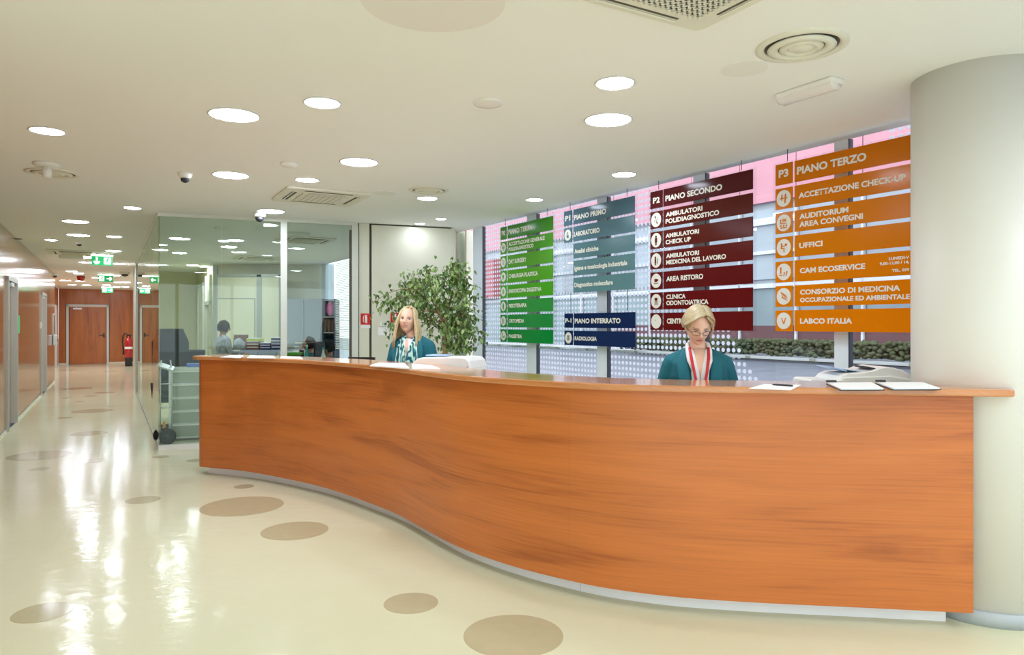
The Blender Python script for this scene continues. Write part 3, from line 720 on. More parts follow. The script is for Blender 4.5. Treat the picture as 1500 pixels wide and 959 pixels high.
# ---- exit signs hanging in the corridor
def exit_sign(px, ytop, ybot, wpx, label, arrow, group):
    Yc = None
    c = None
    # depth from the size of the sign: 0.20 m tall
    hgt = .165; Y = hgt * F / (ybot - ytop); x = (px - 750) / F * Y; zt = H + (HZ - ytop) * Y / F; wd = wpx * Y / F
    t = thing('exit_sign', label, 'exit sign', (x, Y, CEIL), EZ, group); T = frame((x, Y, 0), EZ)
    MB(T).mm((-wd / 2, -.02, zt - hgt), (wd / 2, .02, zt)).build('panel', 'green_sign', t)
    MB(T).mm((-wd / 2 - .01, -.035, zt), (wd / 2 + .01, .035, zt + .035)).build('lamp_housing', 'sign_lit', t)
    MB(T).cyl((-wd * .3, 0, (zt + CEIL) / 2 + .015), .008, CEIL - zt - .03, 8).cyl((wd * .3, 0, (zt + CEIL) / 2 + .015), .008, CEIL - zt - .03, 8).build('hanger', 'white', t)
    zc = zt - hgt / 2; m = MB(T); y = -.024; q = hgt
    ax = -wd * .25 if arrow == 'down' else wd * .25
    if arrow == 'down':
        m.box((ax, y, zc + .02 * 1), (.03, .006, q * .6)); m.box((ax - .025, y, zc - q * .22), (.03, .006, q * .38), ry=R(-40)); m.box((ax + .025, y, zc - q * .22), (.03, .006, q * .38), ry=R(40))
    else:
        m.box((ax - .01, y, zc), (q * .6, .006, .03)); m.box((ax + q * .2, y, zc + .025), (q * .36, .006, .03), ry=R(45)); m.box((ax + q * .2, y, zc - .025), (q * .36, .006, .03), ry=R(-45))
    m.build('arrow', 'sign_lit', t)
    bx = -ax; m = MB(T); m.mm((bx - q * .34, y - .001, zc - q * .38), (bx + q * .34, y + .002, zc + q * .38)); m.build('doorway_symbol', 'sign_lit', t)
    m = MB(T); y -= .004
    m.cyl((bx + .01, y, zc + q * .26), q * .08, .004, 12, 'Y'); m.box((bx, y, zc + q * .05), (q * .12, .004, q * .32), ry=R(20))
    m.box((bx + q * .12, y, zc - q * .2), (q * .07, .004, q * .3), ry=R(-35)); m.box((bx - q * .12, y, zc - q * .2), (q * .07, .004, q * .3), ry=R(40)); m.box((bx + q * .1, y, zc + q * .1), (q * .26, .004, q * .06), ry=R(20))
    m.build('running_figure', 'green_sign', t)
exit_sign(149.5, 375.5, 388.5, 27, 'green exit sign with downward arrow, nearest of the corridor', 'down', 'exit signs in the corridor')
exit_sign(154.5, 403.5, 412.8, 19, 'green exit sign with right arrow, second in the corridor', 'right', 'exit signs in the corridor')
exit_sign(157.3, 421.5, 428.6, 14.5, 'green exit sign with right arrow, farthest in the corridor', 'right', 'exit signs in the corridor')

# ---- small things on the left wall
def on_left(px, py, dd=0):
    t_ = line_px(LW, CD, px); p = lw(t_, dd); z = H + (HZ - py) * p[1] / F; return t_, p, z
t_, p, z = on_left(25.2, 475)
t = thing('green_door_sign', 'small green sign projecting beside the nearest corridor door', 'sign', (*p, 0), AZ)
MB(XF[t.name]).mm((-.08, -.025, z - .14), (.10, -.001, z + .14)).build('plate', 'green_sign', t)
t_, p, z = on_left(59.3, 476)
t = thing('wall_switch', 'small white switch on the wood wall before the second door', 'switch', (*p, 0), AZ)
MB(XF[t.name]).mm((-.06, -.012, z - .07), (.06, -.0005, z + .07)).build('plate', 'white_plastic', t)
MB(XF[t.name]).mm((-.03, -.018, z - .04), (.03, -.0125, z + .04)).build('rocker', 'white', t)
t_, p, z = on_left(78.3, 475)
t = thing('wall_notice_frame', 'narrow framed notice near the end of the wood wall', 'picture frame', (*p, 0), AZ)
MB(XF[t.name]).mm((-.22, -.02, z - .28), (.22, -.0005, z + .28)).build('frame', 'frame_light', t)
MB(XF[t.name]).mm((-.18, -.023, z - .24), (.18, -.0205, z + .24)).build('notice', 'brown', t)
t_, p, z = on_left(77.5, 498)
t = thing('wall_intercom', 'small metal intercom box low beside the framed notice', 'intercom', (*p, 0), AZ)
MB(XF[t.name]).rbox((0, -.05, z), (.32, .098, .26), .02).build('housing', 'alu', t)
MB(XF[t.name]).cyl((0, -.102, z), .04, .006, 14, 'Y').build('button', 'black', t)

# ---- fire extinguisher at the corridor end
Y = 25.6; x = (188.5 - 750) / F * Y
t = thing('fire_extinguisher', 'red fire extinguisher on black stand by the wooden end wall', 'fire extinguisher', (x, Y, 0)); T = XF[t.name]
MB(T).lathe([(.12, .0), (.12, .30), (.11, .32)], n=20).build('stand', 'black', t)
MB(T).lathe([(.10, .30), (.125, .34), (.125, .86), (.10, .96), (.04, 1.02), (.03, 1.08)], n=24).build('cylinder', 'ext_red', t)
MB(T).box((0, 0, 1.10), (.18, .05, .05), ry=R(-15)).cyl((.05, 0, 1.05), .02, .1, 10).build('valve', 'black', t)
MB(T).tube([(.02, 0, 1.1, .022), (-.12, 0, 1.2, .022), (-.2, -.02, 1.08, .022), (-.2, -.04, .85, .022), (-.16, -.05, .55, .025), (-.16, -.05, .42, .035)], 10).build('hose', 'black', t)
MB(T).lathe([(.128, .62), (.128, .70)], n=24, cap=False).build('label', 'paper', t)

# ---- hydrant signs, thermostat and notice on the cream panels
def on_front(px, py, d=0):
    q = tp(px); p = gf(q, d); return q, p, H + (HZ - py) * p[1] / F
for pa, pb, ya, yb, lab in [(528.3, 542.3, 459, 475.3, 'red fire extinguisher sign on the narrow cream panel'), (572, 584.5, 457.8, 472.5, 'red fire extinguisher sign half hidden by the ficus leaves')]:
    q0, p0, zt = on_front(pa, ya); q1, p1, zb = on_front(pb, yb)
    wd = q1 - q0; hg = zt - zb
    t = thing('fire_extinguisher_sign', lab, 'sign', (*p0, 0), GZ); T = XF[t.name]
    MB(T).mm((0, -.004, zb), (wd, -.0003, zt)).build('plate', 'red', t)
    m = MB(T); cx = wd * .56; zc = (zt + zb) / 2
    m.tube([(cx, -.005, zc - hg * .36, wd * .13, .001), (cx, -.005, zc + hg * .16, wd * .13, .001), (cx, -.005, zc + hg * .24, wd * .08, .001), (cx, -.005, zc + hg * .30, wd * .04, .001)], 10, side=(1, 0, 0))
    m.box((cx, -.006, zc + hg * .33), (wd * .26, .002, hg * .07))
    m.tube([(cx - wd * .08, -.005, zc + hg * .33, wd * .03, .001), (cx - wd * .26, -.005, zc + hg * .24, wd * .03, .001), (cx - wd * .30, -.005, zc, wd * .03, .001), (cx - wd * .26, -.005, zc - hg * .28, wd * .035, .001)], 6, side=(1, 0, 0))
    m.build('extinguisher_symbol', 'paper', t)
    MB(T).mm((0, -.003, zb - .045), (wd, -.0003, zb - .006)).build('caption_strip', 'white', t)
q, p, z = on_front(562, 474.5)
t = thing('thermostat', 'small white thermostat on the cream panel left of the ficus', 'thermostat', (*p, 0), GZ)
MB(XF[t.name]).rbox((0, -.012, z), (.12, .023, .055), .008).build('housing', 'white_plastic', t)
MB(XF[t.name]).mm((.005, -.026, z - .012), (.03, -.0235, z + .012)).build('dial', 'ink', t)
q, p, z = on_front(561.5, 485)
o = MB(frame((*p, 0), GZ)).mm((-.07, -.003, z - .055), (.07, -.0003, z + .055)).build('paper_notice', 'paper')
tag(o, 'white paper notice pinned under the thermostat', 'notice'); recentre(o)

# ================================================================== HANGING FLOOR SIGNS
SD = -.13     # in front of the glass
SA = wl(0, SD)
def s_px(px): return line_px(SA, WU, px)
def z_px(px, py): q = s_px(px); return H + (HZ - py) * (SA[1] + WU[1] * q) / F
TXT = {}
def text_obj(string, px0, px1, yt, yb, parent, T, m_='text', y=-.0085, lower=False, name='lettering', bold=.038):
    x0, x1 = s_px(px0), s_px(px1); zt, zb = z_px(px0, yt), z_px(px0, yb)
    cu = bpy.data.curves.new('lettering', 'FONT'); cu.body = string; cu.size = 1; cu.offset = bold; cu.extrude = 0; cu.resolution_u = 3
    ob = bpy.data.objects.new('lettering_source', cu); COL.objects.link(ob)
    bpy.context.view_layer.update()
    me = bpy.data.meshes.new_from_object(ob.evaluated_get(bpy.context.evaluated_depsgraph_get()))
    bpy.data.objects.remove(ob); bpy.data.curves.remove(cu)
    xs = [v.co.x for v in me.vertices]; ys = [v.co.y for v in me.vertices]
    lo, hi = (0, .72) if not any(c in 'gpqyj' for c in string) else (0, .72)
    sx = (x1 - x0) / (max(xs) - min(xs)); sz = (zt - zb) / (hi - lo)
    inv = XF[parent.name].inverted() @ T
    for v in me.vertices:
        v.co = inv @ Vector((x0 + (v.co.x - min(xs)) * sx, y, zb + v.co.y * sz))
    me.name = name; me.materials.clear(); me.materials.append(M[m_])
    o = bpy.data.objects.new(name, me); COL.objects.link(o); o.parent = parent; XF[o.name] = XF[parent.name]
    return o
def sign_mats(pre, cols): 
    for i, c in enumerate(cols): M['%s%d' % (pre, i)] = mat('%s_band_%d' % (pre, i), c, .16, spec=.12, noise_amt=.01)
GLY = {}   # simple white-disc pictograms: shapes in a unit disc, ('c', x, z, r) or ('b', x, z, w, h, angle)
def person_(x, z, s=1): return [('c', x, z + .30 * s, .11 * s), ('b', x, z, .24 * s, .36 * s, 0), ('b', x, z - .3 * s, .16 * s, .3 * s, 0)]
GLY['desk'] = person_(-.25, .15, .9) + person_(.25, .15, .9) + [('b', 0, 0, 1.1, .1, 0), ('b', .2, -.35, .14, .5, 0)]
GLY['audience'] = [('c', -.4, -.35, .12), ('c', 0, -.35, .12), ('c', .4, -.35, .12), ('b', 0, -.6, .9, .14, 0), ('b', .1, .3, .5, .34, 0), ('c', -.4, .35, .1), ('b', -.4, .1, .16, .3, 0), ('b', 0, -.08, .9, .1, 0)]
GLY['office'] = [('c', -.3, .4, .12), ('b', -.3, .05, .2, .45, 8), ('b', -.1, -.15, .4, .12, 0), ('b', .05, -.38, .12, .4, 0), ('b', .35, .3, .3, .22, 20), ('b', .05, .15, .45, .08, -10)]
GLY['micro'] = [('b', -.4, .1, .16, .6, 0), ('b', -.4, -.4, .4, .12, 0), ('c', -.4, .45, .12), ('b', .05, -.35, .1, .35, 15), ('c', .1, -.15, .1), ('b', .4, -.3, .1, .4, 15), ('c', .45, -.05, .1)]
GLY['weave'] = [('b', -.2, .1, .08, .9, -25), ('b', 0, .1, .08, .9, -35), ('b', .2, .05, .08, .9, -45), ('b', .1, -.3, .9, .08, 25), ('b', .1, .2, .8, .08, 35)]
GLY['leafs'] = [('b', -.15, 0, .13, .75, -20), ('b', .15, 0, .13, .75, 20)]
GLY['steth'] = [('b', -.15, .1, .07, .8, 20), ('b', .15, -.05, .07, .8, 20), ('c', .25, -.45, .12), ('c', -.2, .45, .1)]
GLY['man'] = [('c', 0, .48, .17), ('b', 0, .0, .46, .62, 0), ('b', 0, -.5, .26, .4, 0)]
GLY['worker'] = [('c', -.12, .42, .16), ('b', -.12, -.05, .3, .62, 0), ('b', .28, -.1, .1, .8, 0), ('b', -.12, -.5, .2, .3, 0)]
GLY['cup'] = [('b', -.05, .05, .55, .42, 0), ('c', .3, .08, .13), ('b', 0, -.35, .85, .1, 0)]
GLY['tooth'] = [('b', 0, .28, .55, .36, 0), ('b', -.17, -.2, .16, .7, 5), ('b', .17, -.2, .16, .7, -5)]
GLY['dot'] = [('c', -.08, .18, .07)]
GLY['flask'] = [('b', 0, .35, .16, .5, 0), ('b', 0, -.25, .6, .5, 0), ('b', -.25, .05, .08, .7, -30)]
GLY['bones'] = [('b', -.22, 0, .10, .9, 0), ('b', 0, .0, .10, .9, 0), ('b', .22, 0, .10, .9, 0)]
GLY['half'] = [('c', -.05, .15, .3), ('b', -.05, -.25, .25, .5, 20)]
def band(S, T, s0, s1, z0, z1, m_):
    return MB(T).mm((s0, -.008, z0), (s1, 0, z1)).build('band', m_, S)
def make_sign(label, lx0, lx1, bx0, bx1, ytop, pitch_, hgt, cols, rows, pre, name='floor_directory_sign', txtm='text', boxrows=None, anchor=None):
    x0 = s_px(lx0)
    S = thing(name, label, 'sign', (*wl(x0, SD), 0), WZ, 'hanging floor directory signs'); T = frame((*SA, 0), WZ)
    sign_mats(pre, cols)
    n = len(rows)
    zt = z_px(lx0, ytop) + .015; zb = z_px(lx0, ytop + pitch_ * (n - 1) + hgt) - .02
    MB(T).mm((x0 - .03, .001, zb), (s_px(bx1) + .03, .006, zt)).build('clear_panel', 'acrylic', S)
    m = MB(T)
    top_z = CEIL if anchor is None else anchor
    for x in (x0 + .1, s_px(bx1) - .12): m.cyl((x, .003, (zt + top_z) / 2), .003, top_z - zt, 8)
    m.build('hanger', 'dark_strip', S)
    for i, (icon, texts) in enumerate(rows):
        a, b = z_px(lx0, ytop + pitch_ * i), z_px(lx0, ytop + pitch_ * i + hgt); mm_ = '%s%d' % (pre, min(i, len(cols) - 1))
        B = band(S, T, s_px(bx0), s_px(bx1), b, a, mm_)
        for tx in texts: text_obj(*tx, parent=B, T=T, m_=txtm)
        if boxrows is None or i in boxrows:
            K = band(S, T, x0, s_px(lx1), b, a, mm_); K.name = 'code_box' if i == 0 else 'icon_box'; XF[K.name] = XF[S.name]
            if i == 0: text_obj(*icon, parent=K, T=T, m_=txtm)
            else:
                xc = (x0 + s_px(lx1)) / 2; zc = (a + b) / 2; r = min((a - b) * .42, (s_px(lx1) - x0) * .42)
                MB(T).lathe([(0, 0), (r, 0)], (xc, -.0095, zc), 32, 'Y', smooth=False, cap=False).build('icon_disc', txtm, K)
                m = MB(T)
                for j, g in enumerate(GLY[icon]):
                    yy = -.0105 - .0002 * j
                    if g[0] == 'c': m.cyl((xc + g[1] * r, yy, zc + g[2] * r), g[3] * r, .001, 14, 'Y')
                    else: m.box((xc + g[1] * r, yy, zc + g[2] * r), (g[3] * r, .001, g[4] * r), ry=R(g[5]))
                m.build('pictogram', mm_, K)
    return S
orange = [(.62, .17, .002), (.64, .18, .002), (.66, .19, .002), (.68, .195, .002), (.72, .20, .002), (.74, .20, .002), (.76, .205, .002)]
make_sign('large orange floor directory sign next to the column', 1137, 1161.7, 1164.8, 1372, 242.3, 35.4, 30.2, orange, [
    (('P3', 1141.7, 1156, 249.8, 260.5), [('PIANO TERZO', 1168.4, 1270.2, 245, 255.5)]),
    ('desk', [('ACCETTAZIONE CHECK-UP', 1171, 1328.3, 282.6, 290.5)]),
    ('audience', [('AUDITORIUM', 1172, 1243.9, 313.5, 321), ('AREA CONVEGNI', 1171.8, 1265.2, 325.1, 332.6)]),
    ('office', [('UFFICI', 1171.8, 1206, 356, 363.4)]),
    ('micro', [('CAM ECOSERVICE', 1172.7, 1268.4, 392.7, 400.1), ('LUNEDI-V', 1303, 1333, 376.7, 380.9), ('9,00-12,00 / 14,', 1289.7, 1333, 384.4, 388.4), ('TEL. 039', 1307.7, 1333, 394.2, 398.2)]),
    ('weave', [('CONSORZIO DI MEDICINA', 1173, 1319.8, 424.2, 431.3), ('OCCUPAZIONALE ED AMBIENTALE', 1173, 1334, 436.1, 442.3)]),
    ('leafs', [('LABCO ITALIA', 1173, 1249.4, 466.2, 473.5)])], 'orange_sign', txtm='text_w')
maroon = [(.085, .012, .012), (.10, .014, .010), (.11, .015, .010), (.12, .013, .010), (.12, .010, .010), (.125, .008, .008), (.13, .008, .008)]
make_sign('dark maroon floor directory sign behind the receptionist with glasses', 953.6, 971, 972.6, 1103.3, 281.9, 29.4, 24.7, maroon, [
    (('P2', 957.5, 967.5, 290, 298.2), [('PIANO SECONDO', 975.7, 1058.9, 287, 294.8)]),
    ('steth', [('AMBULATORI', 976.3, 1030, 311.3, 317.6), ('POLIDIAGNOSTICO', 976, 1054.5, 321.1, 327.6)]),
    ('man', [('AMBULATORI', 976, 1025, 342.5, 348.4), ('CHECK UP', 976, 1013, 351.8, 357.8)]),
    ('worker', [('AMBULATORI', 976.8, 1025, 372, 378), ('MEDICINA DEL LAVORO', 976.8, 1064.6, 381.2, 387.4)]),
    ('cup', [('AREA RISTORO', 977, 1031, 405, 411.8)]),
    ('tooth', [('CLINICA', 977, 1005.4, 431.5, 437.8), ('ODONTOIATRICA', 977, 1038.8, 440.4, 446.8)]),
    ('dot', [('CENTRO', 977.8, 1005, 466.4, 473.4)])], 'maroon_sign')
teal = [(.080, .155, .20), (.095, .19, .225), (.105, .21, .235), (.115, .23, .25), (.12, .245, .26)]
make_sign('slate teal floor directory sign between the green and maroon ones', 827, 838.4, 840.8, 930.2, 310.3, 24.5, 21.3, teal, [
    (('P1', 828.9, 836.2, 316.5, 324), [('PIANO PRIMO', 841.9, 888.7, 315.2, 322.2)]),
    ('flask', [('LABORATORIO', 841.7, 879.2, 339.9, 346.4)]),
    (None, [('Analisi cliniche', 842.3, 877.5, 365, 371.3)]),
    (None, [('Igiene e tossicologia industriale', 842.3, 919.8, 389.8, 396)]),
    (None, [('Diagnostica molecolare', 842.3, 898.6, 414.2, 420.4)])], 'teal_sign', boxrows=(0, 1))
navy = [(.008, .022, .085), (.010, .026, .095)]
make_sign('small dark blue floor directory sign below the teal one', 827.8, 839.5, 841.6, 931, 459.2, 25.0, 20.6, navy, [
    (('P-1', 828.9, 838, 466.2, 472.3), [('PIANO INTERRATO', 842.7, 909.9, 466.5, 473.1)]),
    ('bones', [('RADIOLOGIA', 842.7, 875, 492.3, 497.9)])], 'navy_sign', anchor=z_px(827, 429.5))
gr = [(.05, .26, .02), (.08, .32, .03), (.10, .36, .03), (.09, .37, .02), (.07, .38, .015), (.03, .30, .05), (.015, .27, .05), (.0, .25, .035)]
make_sign('green floor directory sign farthest left on the window wall', 734, 742.6, 744.3, 810.4, 333.4, 21.25, 18.3, gr, [
    (('P0', 735.7, 740.7, 338.2, 345.2), [('PIANO TERRA', 745.5, 780.8, 336.5, 343.3)]),
    ('desk', [('ACCETTAZIONE GENERALE', 745.9, 798.8, 355.2, 360.3), ('POLIDIAGNOSTICO', 745.9, 782.3, 362.8, 367.9)]),
    ('steth', [('DAY SURGERY', 745.9, 771.8, 380.3, 386.3)]),
    ('half', [('CHIRURGIA PLASTICA', 745.9, 788.8, 401.7, 407.3)]),
    ('bones', [('ENDOSCOPIA DIGESTIVA', 745.9, 794, 423.6, 429)]),
    ('man', [('FISIOTERAPIA', 746.2, 772.5, 445, 450.4)]),
    ('worker', [('ORTOPEDIA', 746.2, 768.8, 467.2, 472.3)]),
    ('micro', [('PALESTRA', 746.2, 765.6, 489.3, 494.4)])], 'green_sign_')

# ================================================================== OUTDOORS
OD = 26.0 - 4.742
def ox(s, d=OD): return wl(s, d)
T = frame((*wl(0, 0), 0), WZ)
B = thing('opposite_building', 'pink and grey glazed building across the street behind the windows', 'building', (*wl(0, OD), 0), WZ)
mw = mat('outdoor_white_frame', (.62, .63, .65), .5)
mg = mat('street_glazing', (.20, .26, .28), .2, noise_amt=.35, nscale=.35)
mgrey = mat('grey_cladding', (.36, .39, .42), .5, noise_amt=.08, nscale=.5); mpink = mat('pink_cladding', (.60, .27, .32), .6, noise_amt=.12, nscale=.6)
mred = mat('red_cladding', (.42, .08, .10), .6, noise_amt=.1, nscale=.6); mmar = mat('maroon_plinth', (.13, .05, .06), .6, noise_amt=.2, nscale=1)
MB(T).mm((-50, OD + .3, 0), (40, OD + 6, 14)).build('core_wall', mgrey, B)
for i in range(30):
    x = -50 + 3 * i
    MB(T).mm((x + .02, OD + .05, 6.9), (x + 2.98, OD + .3, 14)).build('cladding_panel', mpink, B)
    MB(T).mm((x + .1, OD + .15, .22), (x + 2.9, OD + .3, 3.1)).build('pane', mg, B)
    MB(T).mm((x + .1, OD + .15, 3.5), (x + 2.9, OD + .3, 6.6)).build('pane', mat('upper_glazing', (.33, .37, .41), .3, noise_amt=.2, nscale=.4) if i == 0 else bpy.data.materials['upper_glazing'], B)
    MB(T).mm((x - .05, OD, .2), (x + .05, OD + .2, 6.7)).build('mullion', mw, B)
MB(T).mm((-50, OD, 0), (40, OD + .3, .22)).build('plinth', mw, B)
MB(T).mm((-50, OD, 3.1), (40, OD + .3, 3.3)).mm((-50, OD, 4.6), (40, OD + .25, 4.75)).mm((-50, OD, 5.9), (40, OD + .25, 6.2)).build('floor_band', mw, B)
MB(T).mm((-41, OD - .6, 3.4), (-35.5, OD, 6.2)).build('red_bay', mred, B)
MB(T).mm((-24, OD + .1, .22), (-3, OD + .14, 1.45)).build('maroon_screen', mmar, B)
hm = MB(T)
random.seed(3)
for i in range(2200):
    x = random.uniform(-21, -5); z = random.uniform(.25, .85); y = OD - .9 + random.uniform(-.35, .35)
    hm.ball((x, y, z), (random.uniform(.07, .15), .10, random.uniform(.05, .10)), 6, 4)
o = hm.build('reflected_hedge', mat('reflected_hedge_green', (.075, .085, .04), .9, noise_amt=.4, nscale=6)); o['kind'] = 'stuff'; o['label'] = 'green foliage modelled from a reflection in the glass of the opposite building'; o['category'] = 'reflected_hedge'  # reflection in the opposite glazing modelled as solid greenery
from mathutils.bvhtree import BVHTree
SURF = {}
# ================================================================== PEOPLE
M['skin'] = mat('skin', (.80, .51, .38), .5, sss=.05, noise_amt=.03, nscale=20)
M['skin_d'] = mat('tanned_skin', (.42, .22, .14), .5, noise_amt=.03)
M['lips'] = mat('lips', (.52, .14, .13), .4, noise_amt=.02)
M['hair_blonde'] = mat('blonde_hair', (.62, .49, .27), .45, noise_amt=.35, nscale=60)
M['hair_ash'] = mat('ash_blonde_hair', (.50, .40, .23), .45, noise_amt=.35, nscale=70)
M['hair_dark'] = mat('dark_hair', (.020, .013, .010), .75, spec=.2, noise_amt=.1, nscale=50)
M['teal_cloth'] = mat('teal_jacket_cloth', (.010, .135, .175), .85, noise_amt=.10, nscale=25)
M['shirt'] = mat('white_shirt_cloth', (.82, .80, .80), .8, noise_amt=.02)
M['trousers'] = mat('dark_trousers_cloth', (.03, .035, .05), .9, noise_amt=.1)
M['lanyard'] = mat('red_lanyard', (.60, .02, .03), .6, noise_amt=.03)
M['eye_white'] = mat('eye_white', (.75, .72, .70), .25)
M['iris'] = mat('iris', (.04, .07, .09), .2)
M['gold'] = mat('earring_metal', (.8, .6, .2), .25, metal=1)
def scarf_mat():
    m = mat('teal_leaf_print_scarf', (.05, .3, .32), .8); nt = m.node_tree; b = nt.nodes['Principled BSDF']
    tc = nt.nodes.new('ShaderNodeTexCoord'); wv = nt.nodes.new('ShaderNodeTexWave'); wv.inputs['Scale'].default_value = 9; wv.inputs['Distortion'].default_value = 14; wv.inputs['Detail'].default_value = 2; wv.inputs['Detail Scale'].default_value = 1.6
    mp = nt.nodes.new('ShaderNodeMapping'); mp.inputs['Scale'].default_value = (1, 1, .4); mp.inputs['Rotation'].default_value = (0, .6, 0)
    nt.links.new(tc.outputs['Object'], mp.inputs[0]); nt.links.new(mp.outputs[0], wv.inputs[0])
    cr = nt.nodes.new('ShaderNodeValToRGB'); e = cr.color_ramp.elements; e[0].position = .30; e[0].color = (.01, .10, .13, 1); e[1].position = .75; e[1].color = (.52, .74, .64, 1)
    q = e.new(.5); q.color = (.10, .42, .40, 1)
    nt.links.new(wv.outputs[0], cr.inputs[0]); nt.links.new(cr.outputs[0], b.inputs['Base Color']); return m
M['scarf'] = scarf_mat()
M['pattern'] = mat('mottled_grey_jumper', (.30, .33, .36), .9, noise_amt=.7, nscale=18)
M['jumper_blue'] = mat('dark_blue_top', (.03, .09, .14), .9, noise_amt=.3, nscale=20)

def head_mesh(mb, c, s=1.0, rot=None, nu=40, nv=34):
    """sculpted head, face towards -y; c = centre between crown and chin, height .225*s"""
    q = rot or Matrix.Identity(3); vs = []; fs = []
    g = lambda x, x0, w: math.exp(-((x - x0) / w) ** 2)
    for k in range(nv + 1):
        t = math.pi * k / nv; v = math.cos(t)
        for i in range(nu):
            a = 2 * math.pi * i / nu; sx, sy = math.sin(a), -math.cos(a)      # a = 0 is the face
            rad = math.sin(t)
            rad = rad ** .82
            nar = 1 - .34 * max(0, -v) ** 1.6
            x = .0745 * rad * nar * sx; front = max(0, -sy)
            y = .094 * rad * sy * (1 - .18 * max(0, -v) if sy > 0 else 1 - .10 * max(0, -v)); z = .1125 * v
            if sy > 0: y *= 1 - .35 * max(0, -v - .2)
            if front > .2:
                f = min(1, (front - .2) / .3)
                d = .031 * g(x, 0, .0125) * g(z, -.024, .013) + .016 * g(x, 0, .010) * g(z, .002, .024)
                d += .005 * g(abs(x), .032, .018) * g(z, .026, .010) - .013 * g(abs(x), .031, .016) * g(z, .007, .012)
                d += .006 * g(abs(x), .040, .02) * g(z, -.025, .02)
                d += .007 * g(x, 0, .022) * g(z, -.052, .007) + .006 * g(x, 0, .02) * g(z, -.064, .006) - .004 * g(x, 0, .028) * g(z, -.0575, .0025)
                d += .013 * g(x, 0, .024) * g(z, -.095, .014) - .004 * g(x, 0, .03) * g(z, -.075, .007)
                y -= d * f
            vs.append(Vector(c) + q @ (Vector((x, y, z)) * s))
    for k in range(nv):
        for i in range(nu): j = (i + 1) % nu; fs.append((k * nu + i, (k + 1) * nu + i, (k + 1) * nu + j, k * nu + j))
    mb.add(vs, fs, True)
    for e in (-1, 1):
        mb.ball(Vector(c) + q @ (Vector((e * .074, .006, -.004)) * s), (.008 * s, .016 * s, .030 * s), 10, 8, rot=q.to_quaternion().to_euler() if False else None)

def remeshed(mb, name, m_, parent, voxel, paint=None):
    """one continuous surface from overlapping shapes"""
    o = mb.build(name, m_, parent)
    md = o.modifiers.new('Remesh', 'REMESH'); md.mode = 'VOXEL'; md.voxel_size = voxel; md.use_smooth_shade = True
    sm = o.modifiers.new('Smooth', 'SMOOTH'); sm.factor = .5; sm.iterations = 2
    bpy.context.view_layer.update()
    me = bpy.data.meshes.new_from_object(o.evaluated_get(bpy.context.evaluated_depsgraph_get()))
    o.modifiers.clear(); o.data = me
    if not me.materials: me.materials.append(M[m_] if isinstance(m_, str) else m_)
    if paint: paint(me)
    return o
def limb(mb, pts, n=14):
    mb.tube(pts, n); 
    for p in (pts[0], pts[-1]): mb.ball(p[:3], p[3] * 1.0, 12, 8)
    for p in pts[1:-1]: mb.ball(p[:3], p[3] * 1.01, 12, 8)
def hand(mb, w, fwd, side, curl=.5, s=1.0, right=True):
    """palm and five fingers from wrist w; fwd = direction of the hand, side = towards the thumb"""
    fwd = Vector(fwd).normalized(); side = (Vector(side) - fwd * Vector(side).dot(fwd)).normalized(); dn = fwd.cross(side).normalized()
    if dn.z > 0: dn = -dn
    w = Vector(w)
    mb.tube([(*(w - fwd * .01), .026 * s, .020 * s), (*(w + fwd * .03 * s), .036 * s, .016 * s), (*(w + fwd * .075 * s), .040 * s, .014 * s), (*(w + fwd * .09 * s), .036 * s, .011 * s)], 14, side=side)
    for k, (o, ln) in enumerate(((.028, .068), (.0095, .076), (-.0095, .070), (-.028, .056))):
        b = w + fwd * .080 * s + side * o * s; p = [(*b, .0092 * s)]; d = fwd.copy()
        for j, f in enumerate((.45, .32, .23)):
            d = (d + dn * curl * (.35 + .25 * j)).normalized(); b = b + d * ln * f * s; p.append((*b, (.0085 - .0008 * j) * s))
        mb.tube(p, 8); mb.ball(b, .0068 * s, 8, 6)
    b = w + fwd * .02 * s + side * .028 * s; p = [(*b, .013 * s)]
    for j, f in enumerate((.032, .028, .022)):
        b = b + (side * (.75 - .3 * j) + fwd * (.6 + .25 * j) + dn * .25).normalized() * f * s; p.append((*b, (.0108 - .001 * j) * s))
    mb.tube(p, 8); mb.ball(b, .0082 * s, 8, 6)

